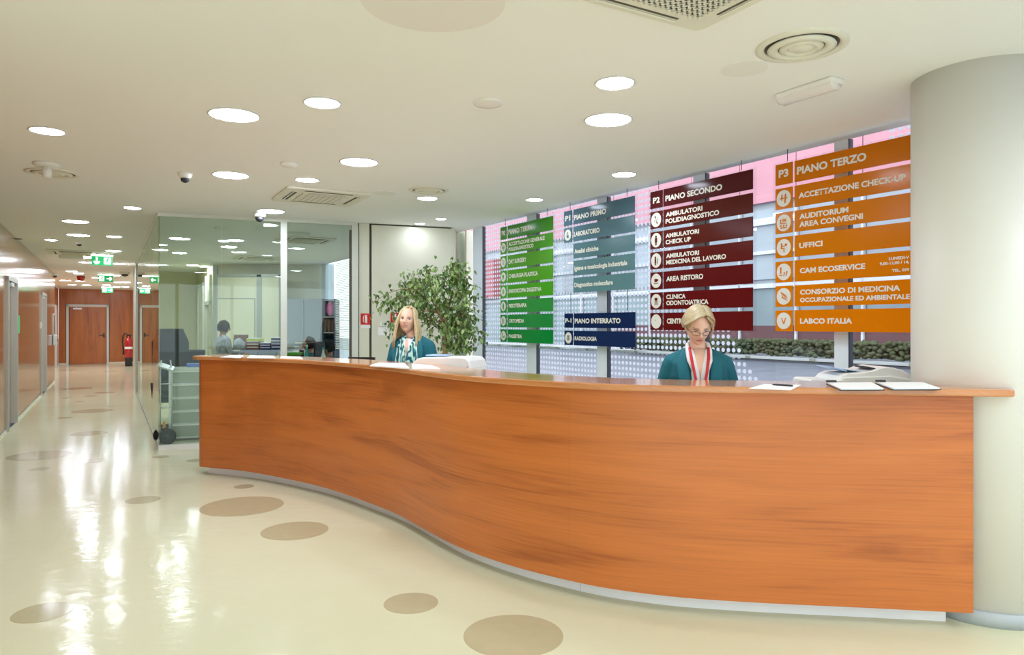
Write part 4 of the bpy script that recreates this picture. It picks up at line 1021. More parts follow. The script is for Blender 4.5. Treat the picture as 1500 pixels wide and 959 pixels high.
def person(label, loc, rz, ht=1.65, head_rot=(0, 0, 0), head_off=(0, 0, 0), seated=False, arms=None, skin='skin', top='teal_cloth', voxel=.0055, detail=True, group=None, sh=1.0, smile=False, gaze=0):
    """standing or seated figure facing local -y; returns the root and useful points"""
    P_ = thing('person', label, 'person', loc, rz, group); T = XF[P_.name]
    k = ht / 1.65
    drop = (.40 if seated else 0)
    Z = lambda z: z * k - drop
    hc = Vector((head_off[0], -.015 + head_off[1], Z(1.5325) + head_off[2])); hr = Euler(tuple(R(a) for a in head_rot)).to_matrix()
    mb = MB(T)
    q = Euler(tuple(R(a) for a in head_rot)).to_matrix()
    head_mesh(mb, hc, k, q)
    mb.tube([(0, .015, Z(1.33), .070, .060), (0, .005, Z(1.38), .055, .055), (hc.x * .6, hc.y * .3 + .012, Z(1.43), .044, .048), (hc.x, hc.y + .030, hc.z - .045, .043, .046)], 18, side=(1, 0, 0))
    torso = [(0, .0, Z(.80), .155 * sh, .115), (0, .0, Z(.90), .165 * sh, .115), (0, .0, Z(1.02), .130 * sh, .095), (0, .0, Z(1.12), .138 * sh, .10), (0, -.005, Z(1.22), .155 * sh, .112), (0, 0, Z(1.30), .158 * sh, .095), (0, .01, Z(1.345), .125 * sh, .07), (0, .012, Z(1.37), .07, .055)]
    mb.tube(torso, 24, side=(1, 0, 0))
    shx = .165 * sh * k; shz = Z(1.295)
    if arms is None: arms = [((-shx - .05, .0, Z(1.03)), (-shx - .03, -.16, Z(.86))), ((shx + .05, .0, Z(1.03)), (shx + .03, -.16, Z(.86)))]
    A = []
    for e, (el, wr) in zip((-1, 1), arms):
        s0 = Vector((e * shx, .005, shz)); el = Vector(el); wr = Vector(wr); A.append((s0, el, wr))
        limb(mb, [(*s0, .043 * k), (*(s0 * .5 + el * .5), .043 * k), (*el, .036 * k), (*(el * .5 + wr * .5), .034 * k), (*wr, .024 * k)])
        hand(mb, wr, wr - el, Vector((-e, -.2, .1)), .5, k)
    if seated:
        for e in (-1, 1):
            limb(mb, [(e * .09, 0, Z(.86), .085), (e * .11, -.24, Z(.86), .072), (e * .11, -.42, Z(.85), .055), (e * .11, -.42, .30, .045), (e * .11, -.42, .07, .033)])
            mb.tube([(e * .11, -.38, .045, .035, .035), (e * .11, -.50, .04, .042, .03), (e * .11, -.60, .025, .03, .018)], 12, side=(1, 0, 0))
    else:
        for e in (-1, 1):
            limb(mb, [(e * .085, 0, Z(.84), .088), (e * .09, -.01, Z(.64), .073), (e * .09, -.01, Z(.46), .055), (e * .09, .01, Z(.30), .050), (e * .09, .01, .08, .035)])
            mb.tube([(e * .09, .05, .045, .035, .035), (e * .09, -.08, .04, .042, .032), (e * .09, -.17, .022, .03, .016)], 12, side=(1, 0, 0))
    hi = XF[P_.name]
    body = remeshed(mb, 'body', skin, P_, voxel * (.75 if detail and voxel < .007 else 1))
    # clothing
    m = MB(T)
    g = .012
    m.tube([(0, .0, Z(.80), .175 * sh, .135)] + [(a[0], a[1], a[2], a[3] + g + .006, a[4] + g) for a in torso[1:7]] + [(0, .014, Z(1.365), .088, .068)], 28, side=(1, 0, 0))
    for e, (s0, el, wr) in zip((-1, 1), A):
        m.tube([(*s0, .058), (e * shx * .62, .008, Z(1.333), .052), (e * .05, .014, Z(1.368), .042)], 14); m.ball((e * shx * .62, .008, Z(1.333)), .052)
        limb(m, [(*(s0 + Vector((-e * .006, 0, -.004))), .058 * k), (*(s0 * .5 + el * .5), .056 * k), (*el, .049 * k), (*(el * .5 + wr * .5), .045 * k), (*(el * .12 + wr * .88), .038 * k)])
    jacket = remeshed(m, 'jacket' if top == 'teal_cloth' else 'top', top, P_, .008)
    m = MB(T)
    if seated:
        for e in (-1, 1): limb(m, [(e * .09, 0, Z(.86), .098), (e * .11, -.24, Z(.86), .084), (e * .11, -.42, Z(.85), .066), (e * .11, -.42, .30, .058), (e * .11, -.42, .12, .052)])
    else:
        for e in (-1, 1): limb(m, [(e * .085, 0, Z(.84), .099), (e * .09, -.01, Z(.64), .085), (e * .09, -.01, Z(.46), .068), (e * .09, .01, Z(.30), .062), (e * .09, .01, .13, .058)])
    m.tube([(0, 0, Z(.78), .165 * sh, .125), (0, 0, Z(.92), .168 * sh, .12)], 24, side=(1, 0, 0))
    remeshed(m, 'trousers', 'trousers', P_, .012)
    m = MB(T)
    for e in (-1, 1):
        x, y = (.11, -.42) if seated else (.09, .02)
        m.tube([(e * x, y + .05, .04, .042, .04), (e * x, y - .10, .042, .048, .038), (e * x, y - .20, .024, .034, .02)], 14, side=(1, 0, 0))
    m.build('shoes', 'black', P_)
    if detail:
        tree = BVHTree.FromPolygons([v.co for v in body.data.vertices], [list(p.vertices) for p in body.data.polygons])
        def surf(x, z, out=0.0):
            """point on the face at head coordinates (x, z)"""
            o0 = hc + q @ (Vector((x, -.3, z)) * k); h_ = tree.ray_cast(o0, q @ Vector((0, 1, 0)))[0]
            return (h_ if h_ is not None else o0) - q @ Vector((0, out, 0))
        P_['_'] = 0; del P_['_']; SURF[P_.name] = surf
        for e in (-1, 1):
            c0 = surf(e * .031, .007)
            MB(T).ball(c0 + q @ Vector((0, .0075, 0)), (.0135 * k, .0115 * k, .0085 * k), 14, 10).build('eye', 'eye_white', body)
            MB(T).ball(c0 + q @ Vector((0, -.0022 + abs(gaze) * .3, -.001 + gaze)), (.0052 * k, .0030 * k, .0056 * k), 10, 8).build('iris', 'iris', body)
            MB(T).tube([(*surf(e * (.031 + dx), .0145 - dx * dx * 22, .002), r_) for dx, r_ in ((-.014, .001), (-.007, .0017), (0, .002), (.007, .002), (.015, .0013))], 6).build('eyelashes', 'ink', body)
            MB(T).tube([(*surf(e * (.031 + dx), .0275 - (dx - .002) ** 2 * 14, .0008), r_) for dx, r_ in ((-.017, .0012), (-.008, .0019), (0, .0019), (.009, .0015), (.018, .0007))], 6).build('eyebrow', 'hair_brow', body)
        up, lw_ = (.0035, -.0045) if smile else (.001, -.001)
        xs_ = (-.024, -.016, -.008, -.003, 0, .003, .008, .016, .024) if smile else (-.019, -.013, -.007, -.003, 0, .003, .007, .013, .019)
        cup = (lambda x: 9 * x * x) if smile else (lambda x: 0)
        hw = xs_[-1]
        MB(T).tube([(*surf(x, -.0560 + cup(x) + up * (1 - (x / hw) ** 2) + (.0012 if .002 < abs(x) < .01 else 0), .0004), .0012 + .0024 * (1 - (x / hw) ** 2)) for x in xs_], 7).build('upper_lip', 'lips', body)
        MB(T).tube([(*surf(x, -.0600 + cup(x) + lw_ * (1 - (x / hw) ** 2), .0004), .0012 + .0030 * (1 - (x / hw) ** 2)) for x in xs_], 7).build('lower_lip', 'lips', body)
        if smile: MB(T).tube([(*surf(x, -.0585 + cup(x), -.0002), .0032 * (1 - (x / .024) ** 2) + .0004) for x in (-.019, -.01, 0, .01, .019)], 7).build('teeth', 'shirt', body)
    return P_, T, hc, q, k, Z, body, jacket
M['hair_brow'] = mat('brow_hair', (.30, .19, .10), .7)

# ---- left receptionist: long blonde hair, teal jacket, patterned scarf
Yp = 6.42; Xp = (604 - 750) / F * Yp
PL, T, hc, q, k, Z, body, jacket = person('smiling receptionist with long blonde hair, teal jacket and patterned scarf by the ficus', (Xp, Yp, 0), R(-16), 1.655, head_rot=(-4, 5, 12), head_off=(-.03, -.02, 0), sh=1.02, smile=True)
random.seed(11)
m = MB(T); m.ball(hc + q @ Vector((0, .016, .022)), (.088, .098, .108), 24, 18); 
def lock(m, pts, r0, r1, n=6, flat=.5, side=None):
    m.tube([(*p, r0 + (r1 - r0) * i / (len(pts) - 1), (r0 + (r1 - r0) * i / (len(pts) - 1)) * flat) for i, p in enumerate(pts)], n, side=side)
def hair_long(hc, q, T, mbase, L_=.29, ncol=130, part=.015):
    m = MB(T)
    for i in range(ncol):
        a = R(-128 + 256 * i / (ncol - 1)) + R(180)           # around the head, leaving the face open
        sx, sy = math.sin(a), -math.cos(a)
        for ring in range(2):
            j = random.uniform(-.006, .006); rr = 1 + .05 * ring + random.uniform(0, .03)
            top_ = Vector((part + sx * .012, -.03 + (sy + .3) * .045, .118 + .004 * ring))
            pts = [top_]
            for t in (.35, .7, 1.0):
                th = t * R(88); pts.append(Vector((sx * .082 * rr * math.sin(th) + part * (1 - t), sy * .096 * rr * math.sin(th) + .004, .022 + .100 * math.cos(th) + .004)))
            last = pts[-1]; wob = random.uniform(0, 6)
            ln = L_ * random.uniform(.82, 1.05)
            fwd = -.02 if sy < .35 else .015
            for u in (.2, .4, .6, .8, 1.0):
                w_ = .006 * math.sin(wob + u * 5)
                pts.append(last + Vector((sx * (.012 + .034 * u) + w_, sy * (.004 + .01 * u) + fwd * u + w_ * .5, -ln * u)))
            lock(m, [hc + q @ p if n_ < 4 else hc + (q @ last + (p - last)) for n_, p in enumerate(pts)], .0135, .0038, 6, .45, q @ Vector((math.cos(a), math.sin(a), random.uniform(-.2, .2))))
    return m
mm2 = hair_long(hc, q, T, 'hair_blonde'); mm2.v += m.v and []; 
o_ = len(mm2.v); mm2.v += m.v; mm2.f += [[i + o_ for i in f] for f in m.f]; mm2.sm += m.sm
mm2.build('hair', 'hair_blonde', PL)
m = MB(T)      # shirt opening
m.tube([(0, -.075, Z(1.36), .045, .02), (.0, -.112, Z(1.30), .040, .015), (0, -.128, Z(1.2), .028, .012), (0, -.128, Z(1.1), .02, .01)], 14, side=(1, 0, 0)); m.build('shirt', 'shirt', PL)
m = MB(T); m.tube([(-.008, -.035, Z(1.372), .030, .02), (-.004, -.084, Z(1.35), .031, .018), (0, -.120, Z(1.30), .018, .012), (0, -.136, Z(1.24), .005, .005)], 12, side=(1, 0, 0)); m.build('neck_opening', 'skin', PL)
m = MB(T)      # scarf: round the neck and two broad tails
for e in (-1, 1):
    m.tube([(e * .01, .055, Z(1.40), .03, .018), (e * .062, .02, Z(1.40), .034, .02), (e * .066, -.055, Z(1.36), .036, .018), (e * .055, -.112, Z(1.28), .044, .016), (e * .052, -.142, Z(1.18), .052, .014), (e * .05, -.146, Z(1.05), .056, .014), (e * .048, -.142, Z(.95), .05, .012)], 14)
    m.tube([(e * .085, -.06, Z(1.36), .018, .012), (e * .088, -.108, Z(1.27), .022, .012), (e * .092, -.128, Z(1.15), .024, .012), (e * .09, -.13, Z(1.0), .022, .012)], 10)
m.build('scarf', 'scarf', PL)
m = MB(T)
for e in (-1, 1): m.tube([(e * .11, -.085, Z(1.35), .02, .008), (e * .125, -.115, Z(1.25), .032, .008), (e * .10, -.13, Z(1.12), .028, .008), (e * .06, -.135, Z(1.0), .012, .008)], 10)
m.build('lapels', 'teal_cloth', PL)
MB(T).box((.12, -.132, Z(1.13)), (.055, .006, .012), rz=R(10)).build('name_badge', 'alu', PL)

# ---- right receptionist: bowed head, glasses, hair tied back, teal jacket, red lanyard
Yp = 4.32; Xp = (1022 - 750) / F * Yp
arms = [((-.215, .02, 1.04), (-.13, -.20, .93)), ((.215, .02, 1.04), (.13, -.20, .93))]
PR, T, hc, q, k, Z, body, jacket = person('receptionist looking down, with glasses, tied-back blonde hair, teal jacket and red lanyard', (Xp, Yp, 0), R(-8), 1.600, head_rot=(27, 0, 6), head_off=(-.005, -.045, .005), arms=arms, sh=1.03, gaze=-.0028)
random.seed(5)
m = MB(T); m.ball(hc + q @ Vector((0, .020, .020)), (.083, .098, .104), 26, 20)
for e in (-1, 1):
    for i in range(46):
        u = i / 45; y0 = -.072 + .125 * u; r_ = 1 + random.uniform(.0, .03)
        # from the side parting, over the temple and back to the nape
        st = Vector((.022, y0, .108 + .010 * math.sin(u * 3.1)))
        mid = Vector((e * (.060 + .006 * u) + .008, y0 - .010 + .02 * u, .078)) * r_
        tem = Vector((e * (.082 + .003 * u), -.035 + .085 * u + random.uniform(-.004, .004), .022)) * r_
        low = Vector((e * (.079), .03 + .06 * u, -.020)); nap = Vector((e * .03, .10, -.055 - .01 * u))
        if e < 0 and u < .5: mid += Vector((-.004, -.006, -.004))
        lock(m, [hc + q @ p for p in (st, (st + mid) / 2 + Vector((0, 0, .008)), mid, tem, low, nap)], .0115, .007, 6)
for i in range(10):
    a = R(36 * i); lock(m, [hc + q @ Vector((.02 * math.cos(a), .105 + .01 * math.sin(a), -.045 - .03 * u_)) for u_ in (0, .5, 1, 1.5)], .014, .008)
# a loose strand beside the cheek
for i in range(4): lock(m, [hc + q @ Vector(p) for p in ((.026 + .004 * i, -.078, .098), (.056 + .003 * i, -.078, .062), (.072 + .002 * i, -.058, .012), (.074 + .001 * i, -.050, -.030), (.064 + .002 * i, -.050, -.068))], .0055, .0018)
m.build('hair', 'hair_ash', PR)
gl_ = body
for e in (-1, 1):
    m = MB(T); ring = []; nose = (hc + q @ (Vector((0, -.112, 0)) * k))
    gp = lambda x, z: hc + q @ (Vector((x, -.1035 + max(0, abs(x) - .02) * .42, z)) * k)
    for i in range(25):
        a = 2 * math.pi * i / 24; ring.append((*gp(e * .032 + .0225 * math.cos(a), -.002 + .0135 * math.sin(a)), .0014))
    m.tube(ring, 5)
    m.tube([(*gp(e * .0545, .002), .0020), (*(hc + q @ (Vector((e * .0745, -.055, .004)) * k)), .0018), (*(hc + q @ (Vector((e * .079, .01, .004)) * k)), .0014)], 6)
    if e > 0: m.tube([(*gp(x, .004 - x * x * 10), .0017) for x in (-.010, 0, .010)], 6)
    m.build('glasses_frame', 'black', PR)
for e in (-1, 1):
    m = MB(T); m.ball(hc + q @ (Vector((e * .078, .004, -.034)) * k), .005, 8, 6); m.build('earring', 'gold', PR)
m = MB(T)      # shirt front and collar
for e in (-1, 1): m.tube([(e * .046, -.060, Z(1.385), .016, .014), (e * .040, -.104, Z(1.33), .020, .014), (e * .030, -.124, Z(1.27), .022, .012), (e * .022, -.130, Z(1.19), .026, .010), (e * .020, -.128, Z(1.0), .024, .010)], 12, side=(1, 0, 0))
m.build('shirt', 'shirt', PR)
m = MB(T); m.tube([(0, -.050, Z(1.392), .036, .020), (0, -.096, Z(1.335), .036, .016), (0, -.118, Z(1.27), .026, .010), (0, -.127, Z(1.215), .008, .005)], 14, side=(1, 0, 0)); m.build('neck_opening', 'skin', PR)
for e in (-1, 1):
    MB(T).tube([(e * .030, .05, Z(1.43), .010, .022), (e * .062, .0, Z(1.41), .012, .026), (e * .064, -.055, Z(1.375), .014, .024), (e * .052, -.105, Z(1.33), .022, .010), (e * .040, -.135, Z(1.27), .012, .005)], 12).build('collar', 'shirt', PR)
    MB(T).tube([(e * .085, -.045, Z(1.385), .014, .010), (e * .098, -.098, Z(1.31), .034, .007), (e * .092, -.135, Z(1.22), .036, .006), (e * .070, -.146, Z(1.10), .028, .006), (e * .048, -.142, Z(.98), .012, .006)], 12).build('lapel', 'teal_cloth', PR)
    MB(T).tube([(e * .055, -.06, Z(1.405), .008, .004), (e * .050, -.115, Z(1.345), .009, .004), (e * .038, -.146, Z(1.27), .0078, .004), (e * .024, -.160, Z(1.19), .0078, .004), (e * .006, -.165, Z(1.09), .0078, .004)], 8).build('lanyard', 'lanyard', PR)
MB(T).box((.145, -.128, Z(1.125)), (.05, .006, .010), rz=R(15)).build('name_badge', 'alu', PR)
MB(T).box((0, -.158, Z(1.0)), (.06, .004, .09)).build('pass_card', 'paper', PR)

def cap_hair(T, hc, q, P_, m_, back=True, long=0, s=1.0):
    m = MB(T); m.ball(hc + q @ Vector((0, .010, .020)), (.085 * s, .100 * s, .104 * s), 18, 14)
    for i in range(36):
        a = R(180 - 125 + 250 * i / 35); sx, sy = math.sin(a), -math.cos(a)
        pts = [Vector((0, .01, .122)), Vector((sx * .062, sy * .07 + .01, .095)), Vector((sx * .085, sy * .102 + .005, .03)), Vector((sx * .082, sy * .098 + .005, -.03 - .25 * long)), Vector((sx * .07, sy * .088 + .005, -.07 - long))]
        lock(m, [hc + q @ p for p in pts], .016, .009)
    m.build('hair', m_, P_)
# ---- people in the office, seen through the glass
Yp = 12.2; Xp = (327 - 750) / F * Yp
P_, T, hc, q, k, Z, b_, j_ = person('office worker with short dark hair in mottled grey jumper, back turned', (Xp, Yp, 0), R(128), 1.56, head_rot=(8, 0, -10), arms=[((-.23, -.06, 1.02), (-.16, -.30, 1.0)), ((.23, -.06, 1.02), (.16, -.30, 1.0))], skin='skin_d', top='pattern', voxel=.009, detail=False, sh=1.15)
cap_hair(T, hc, q, P_, 'hair_dark')
Yp = 11.1; Xp = (262 - 750) / F * Yp
P_, T, hc, q, k, Z, b_, j_ = person('seated office worker with dark hair low behind the drawer cabinet', (Xp, Yp, 0), R(200), 1.66, seated=True, skin='skin_d', top='trousers', voxel=.01, detail=False, sh=1.1)
cap_hair(T, hc, q, P_, 'hair_dark', s=1.08)
Yp = 11.6; Xp = (454 - 750) / F * Yp
P_, T, hc, q, k, Z, b_, j_ = person('seated woman with dark tied hair holding a hand to her mouth', (Xp, Yp, 0), R(-55), 1.70, seated=True, head_rot=(8, 0, 0), arms=[((-.20, -.14, .76), (-.05, -.155, 1.01)), ((.22, -.10, .72), (.06, -.30, .76))], skin='skin_d', top='jumper_blue', voxel=.008, detail=True)
cap_hair(T, hc, q, P_, 'hair_dark')
Yp = 11.2; Xp = (482 - 750) / F * Yp
P_, T, hc, q, k, Z, b_, j_ = person('seated man with short dark hair raising a phone beside a bottle', (Xp, Yp, 0), R(-48), 1.66, seated=True, head_rot=(16, 0, 0), arms=[((-.22, -.16, .74), (-.12, -.30, .96)), ((.22, -.10, .72), (.08, -.30, .76))], skin='skin_d', top='jumper_blue', voxel=.008, detail=True)
cap_hair(T, hc, q, P_, 'hair_dark', s=1.03)
ph = XF[P_.name] @ Vector((-.11, -.40, 1.03))
o = MB().rbox(ph, (.075, .01, .15), .01, rz=R(-30), rx=0).build('phone', 'black'); tag(o, 'dark phone held up by the seated man in the office', 'phone'); recentre(o)

# ================================================================== FICUS
def ficus():
    random.seed(21)
    Y = 8.05; bx = (652 - 750) / F * Y
    t = thing('potted_ficus', 'tall potted weeping ficus with dense green leaves by the cream panel', 'plant', (bx, Y, 0)); T = Matrix.Identity(4)
    MB(T).lathe([(.16, .0), (.22, .34), (.235, .36), (.215, .36), (.20, .32)], (bx, Y, 0), 28).build('pot', 'pot', t)
    MB(T).lathe([(0, .325), (.20, .325)], (bx, Y, 0), 24, cap=False).build('soil', 'soil', t)
    br = MB(T); lf = MB(T); leaves = []
    trunk = [(bx, Y, .3), (bx - .01, Y, .7), (bx + .01, Y + .01, 1.05), (bx - .01, Y, 1.3), (bx, Y, 1.48)]
    br.tube([(*p, .034 - .003 * i) for i, p in enumerate(trunk)], 12)
    Lm = [trunk[4], (bx - .06, Y, 1.62), (bx - .14, Y + .03, 1.76), (bx - .25, Y, 1.88)]; Rm = [trunk[4], (bx + .03, Y, 1.65), (bx + .07, Y + .03, 1.82), (bx + .12, Y, 1.98)]
    Bm = [trunk[3], (bx + .05, Y + .05, 1.42), (bx + .13, Y + .02, 1.55)]
    for l_ in (Lm, Rm, Bm): br.tube([(*p, .020 - .004 * i) for i, p in enumerate(l_)], 8)
    nodes = Lm + Rm[1:] + Bm[1:]
    tips = []
    def px3(px, py, dy): Yq = Y + dy; return Vector(((px - 750) / F * Yq, Yq, H + (HZ - py) * Yq / F))
    targets = [(610, 412, -.1), (590, 425, .1), (572, 440, 0), (560, 445, .15), (628, 400, .2), (640, 425, -.2), (600, 450, -.15), (583, 470, .1), (640, 455, .25), (625, 440, 0), (655, 400, 0), (664, 412, .2), (672, 404, -.1), (685, 410, .1), (690, 430, 0),
               (676, 440, -.2), (686, 455, .2), (692, 468, 0), (668, 470, .25), (655, 478, -.25), (640, 485, .1), (678, 490, -.15), (662, 500, .2), (676, 508, 0), (688, 505, .15), (696, 497, -.05), (668, 515, .05), (645, 440, 0), (655, 455, .1), (664, 388, .05), (600, 410, .2), (618, 425, .3), (575, 492, .15), (570, 478, .1), (650, 505, .1),
               (615, 455, .25), (605, 435, -.25), (630, 470, .3), (646, 410, .1), (630, 412, -.1), (588, 445, .2), (672, 425, .0), (660, 430, -.1), (684, 480, .05)]
    targets += [(a + random.uniform(-9, 9), b + random.uniform(-8, 10), c + random.uniform(-.2, .2)) for a, b, c in targets[:30]]
    for tx, ty, dy in targets:
        e = px3(tx, ty, dy); s = min((Vector(n_) for n_ in nodes), key=lambda n_: (n_ - e).length + (.25 if n_.z > e.z + .1 else 0)); d = e - s
        hgt = .10 + .12 * (e.z < 1.5)
        mid1 = s + d * .35 + Vector((0, 0, hgt * .8)); mid2 = s + d * .72 + Vector((0, 0, hgt * .75))
        pts = []
        for i in range(9):
            u = i / 8; p = (1 - u) ** 3 * s + 3 * (1 - u) ** 2 * u * mid1 + 3 * (1 - u) * u * u * mid2 + u ** 3 * e; pts.append(p)
        br.tube([(*p, .0075 * (1 - .8 * i / 8)) for i, p in enumerate(pts)], 5)
        for _ in range(33):
            i = random.choice((3, 5, 6, 6, 7, 7, 8, 8, 8)); b = pts[i] + Vector((random.gauss(0, .055), random.gauss(0, .06), random.gauss(-.02, .055)))
            L_ = random.uniform(.042, .070); w_ = L_ * .30
            az = random.uniform(0, 6.28); dn = random.uniform(.3, 1.3)
            f = Vector((math.cos(az) * math.cos(dn), math.sin(az) * math.cos(dn), -math.sin(dn))); sd = f.cross(Vector((random.gauss(0, .3), random.gauss(0, .3), 1))).normalized(); up = sd.cross(f)
            v = [b, b + f * L_ * .3 + sd * w_ + up * .004, b + f * L_ * .35 - up * .003, b + f * L_ * .3 - sd * w_ + up * .004, b + f * L_ * .68 + sd * w_ * .72, b + f * L_ * .68 - sd * w_ * .72, b + f * L_ * .7 - up * .004, b + f * L_ * 1.05 - up * .006]
            lf.add(v, [(0, 1, 2), (0, 2, 3), (1, 4, 6, 2), (2, 6, 5, 3), (4, 7, 6), (6, 7, 5)], True)
            br_ = b
    br.build('branches', 'trunk', t)
    o = lf.build('foliage', 'leaf', t); o['kind'] = 'stuff'
ficus()
# ================================================================== ON AND BEHIND THE COUNTER
ZT = 1.1855
def top_pt(px, py):
    Y = (H - ZT) * F / (py - HZ); return Vector(((px - 750) / F * Y, Y, ZT))
def sheet(name, cs, label, cat, h=.002, m_='paper', group=None, z=ZT):
    """flat paper given by its four corners (pixels on the counter top)"""
    P_ = [top_pt(*c) for c in cs]; c = sum(P_, Vector()) / 4
    area = sum(P_[i].x * P_[(i + 1) % 4].y - P_[(i + 1) % 4].x * P_[i].y for i in range(4))
    if area < 0: P_.reverse()
    o = MB().prism([(p.x, p.y) for p in P_], z, z + h).build(name, m_); tag(o, label, cat, group); recentre(o); return o
sheet('paper_sheet', [(322, 523.6), (338, 520.8), (358, 521.2), (352, 524.6)], 'white papers at the left end of the counter, left one', 'papers', .006)
sheet('paper_sheet', [(362, 524.6), (366, 521.2), (400, 521.8), (404, 525)], 'white papers near the left end of the counter, second from the tip', 'papers', .006)
sheet('paper_sheet', [(410, 525.0), (412, 522.2), (440, 523.2), (444, 526)], 'white papers on the counter below the pale office post', 'papers', .006)
sheet('paper_stack', [(542, 536.5), (556, 532.6), (592, 533.4), (600, 540.5)], 'stack of white forms on the counter in front of the smiling receptionist, left half', 'papers', .010)
sheet('paper_stack', [(604, 541.2), (604, 534.8), (632, 536.4), (645, 541.6)], 'stack of white forms on the counter beside the left printer', 'papers', .010)
sheet('paper_sheet', [(1097, 569.2), (1120, 563), (1173, 564.2), (1158, 571.4)], 'white form with a pen on it, right of the seated receptionist', 'papers', .003)
a = top_pt(1131, 565.2); b = top_pt(1161, 567.2)
o = MB().tube([(a.x, a.y, ZT + .0085, .002), (a.x * .9 + b.x * .1, a.y * .9 + b.y * .1, ZT + .0085, .0045), (b.x, b.y, ZT + .0085, .0045)], 8).build('pen', 'black'); tag(o, 'dark pen lying on the white form', 'pen'); recentre(o)
for cs, lab in [([(1231, 572.2), (1210, 562.3), (1278, 562.0), (1296, 571.9)], 'left clipboard with white sheets in front of the right printer'), ([(1308, 571.7), (1282, 562.0), (1352, 561.6), (1379, 571.2)], 'right clipboard with white sheets near the column')]:
    P_ = [top_pt(*c) for c in cs]; c = sum(P_, Vector()) / 4
    if sum(P_[i].x * P_[(i + 1) % 4].y - P_[(i + 1) % 4].x * P_[i].y for i in range(4)) < 0: P_.reverse()
    t = thing('clipboard', lab, 'clipboard', (c.x, c.y, ZT), 0, 'clipboards on the counter')
    MB().prism([(p.x, p.y) for p in P_], ZT, ZT + .004).build('board', 'black', t)
    Q_ = [c + (p - c) * .96 for p in P_]; MB().prism([(p.x, p.y) for p in Q_], ZT + .0042, ZT + .010).build('sheets', 'paper', t)
    k = top_pt(cs[1][0] + 8, cs[1][1] + .6); MB().box((k.x, k.y, ZT + .016), (.05, .012, .008)).cyl((k.x, k.y + .004, ZT + .019), .004, .05, 10, 'X').build('clip', 'black', t)

def printer(label, x, y, rz, wd, dp, zb, zt, mirror=1, group=None, blue=False):
    t = thing('printer', label, 'printer', (x, y, zb), rz); T = frame((x, y, 0), rz); h = zt - zb
    MB(T).rbox((0, 0, zb + h * .36), (wd, dp, h * .72), .04).build('body', 'printer_white', t)
    # scanner lid: rounded bar with a hump on one side
    prof = [(-.5, .66), (-.49, .80), (-.45, .90), (-.38, .965), (-.30, .985), (.30, 1.0), (.42, .99), (.47, .94), (.5, .84), (.5, .66)]
    m = MB(T); v = []; f = []
    n = len(prof)
    for yy, s in ((-dp * .52, .97), (-dp * .48, 1.0), (dp * .45, 1.0)):
        for a_, b_ in prof: v.append((a_ * wd * mirror * s, yy, zb + h * (.66 + (b_ - .66) * s)))
    for kk in range(2):
        for i in range(n - 1): f.append((kk * n + i, kk * n + i + 1, (kk + 1) * n + i + 1, (kk + 1) * n + i))
    f.append(tuple(reversed(range(n)))); f.append(tuple(range(2 * n, 3 * n))); f += [(kk * n + n - 1, kk * n, (kk + 1) * n, (kk + 1) * n + n - 1) for kk in range(2)]
    m.add(v, f); m.build('scanner_lid', 'printer_white', t)
    MB(T).mm((-wd * .12 * 1, -dp * .53, zb + h * .70), (wd * .46, -dp * .525, zb + h * .705)).mm((wd * .44, -dp * .53, zb + h * .72), (wd * .45, -dp * .525, zb + h * .86)).build('seam', 'slot', t)
    MB(T).mm((-wd * .40, -dp * .535, zb + h * .76), (-wd * .36, -dp * .52, zb + h * .80)).mm((-wd * .10, -dp * .535, zb + h * .76), (-wd * .05, -dp * .52, zb + h * .82)).build('button', 'black', t)
    MB(T).box((0, 0, zb + h * .2), (wd * .8, dp * 1.01, .01)).build('paper_tray_seam', 'slot', t)
    return t, T
def stand(x, y, rz, wd, dp, z, label):
    t = thing('printer_stand', label, 'stand', (x, y, 0), rz); T = XF[t.name]
    MB(T).mm((-wd / 2, -dp / 2, .04), (wd / 2, dp / 2, z - .02)).build('body', 'cream', t)
    MB(T).mm((-wd / 2 - .01, -dp / 2 - .01, z - .02), (wd / 2 + .01, dp / 2 + .01, z)).build('top', 'desk', t)
    for sx in (-1, 1):
        for sy in (-1, 1): MB(T).cyl((sx * (wd / 2 - .05), sy * (dp / 2 - .05), .02), .025, .04, 12).build('foot', 'black', t)
    MB(T).mm((-wd / 2 + .02, -dp / 2 - .015, .1), (wd / 2 - .02, -dp / 2, z - .06)).build('door', 'cream', t)
xl = (658 - 750) / F * 5.75
stand(xl, 5.75, R(-28), .52, .36, .76, 'low cream stand behind the counter under the left printer')
t, T = printer('white desktop printer behind the counter in front of the ficus', xl, 5.75, R(-20), .53, .34, .76, 1.245)
MB(T).box((-.10, .02, 1.252), (.16, .20, .008), rz=R(8)).build('document_feeder_tray', 'lightblue', t)
xr_ = (1262 - 750) / F * 4.30
stand(xr_ - .02, 4.34, R(4), .50, .30, .76, 'low cream stand behind the counter under the right printer')
Yr = 4.30
t = thing('printer', 'white desktop printer behind the clipboards, next to the column', 'printer', (xr_, Yr, .76)); T = Matrix.Identity(4)
def pxz(l): return [((a - 750) / F * Yr, H + (HZ - b) / F * Yr) for a, b in l]
def extr(name, l, y0, y1, m_, ch=.02):
    pr = pxz(l); n = len(pr); cx = sum(p[0] for p in pr) / n; cz = sum(p[1] for p in pr) / n
    v = []; 
    for yy, k in ((y0, .96), (y0 + ch, 1), (y1 - ch, 1), (y1, .96)): v += [(cx + (p[0] - cx) * k, yy, cz + (p[1] - cz) * k) for p in pr]
    f = [tuple(range(n)), tuple(reversed(range(3 * n, 4 * n)))]
    for q in range(3): f += [(q * n + (i + 1) % n, q * n + i, (q + 1) * n + i, (q + 1) * n + (i + 1) % n) for i in range(n)]
    m = MB(); m.add(v, f); return m.build(name, m_, t)
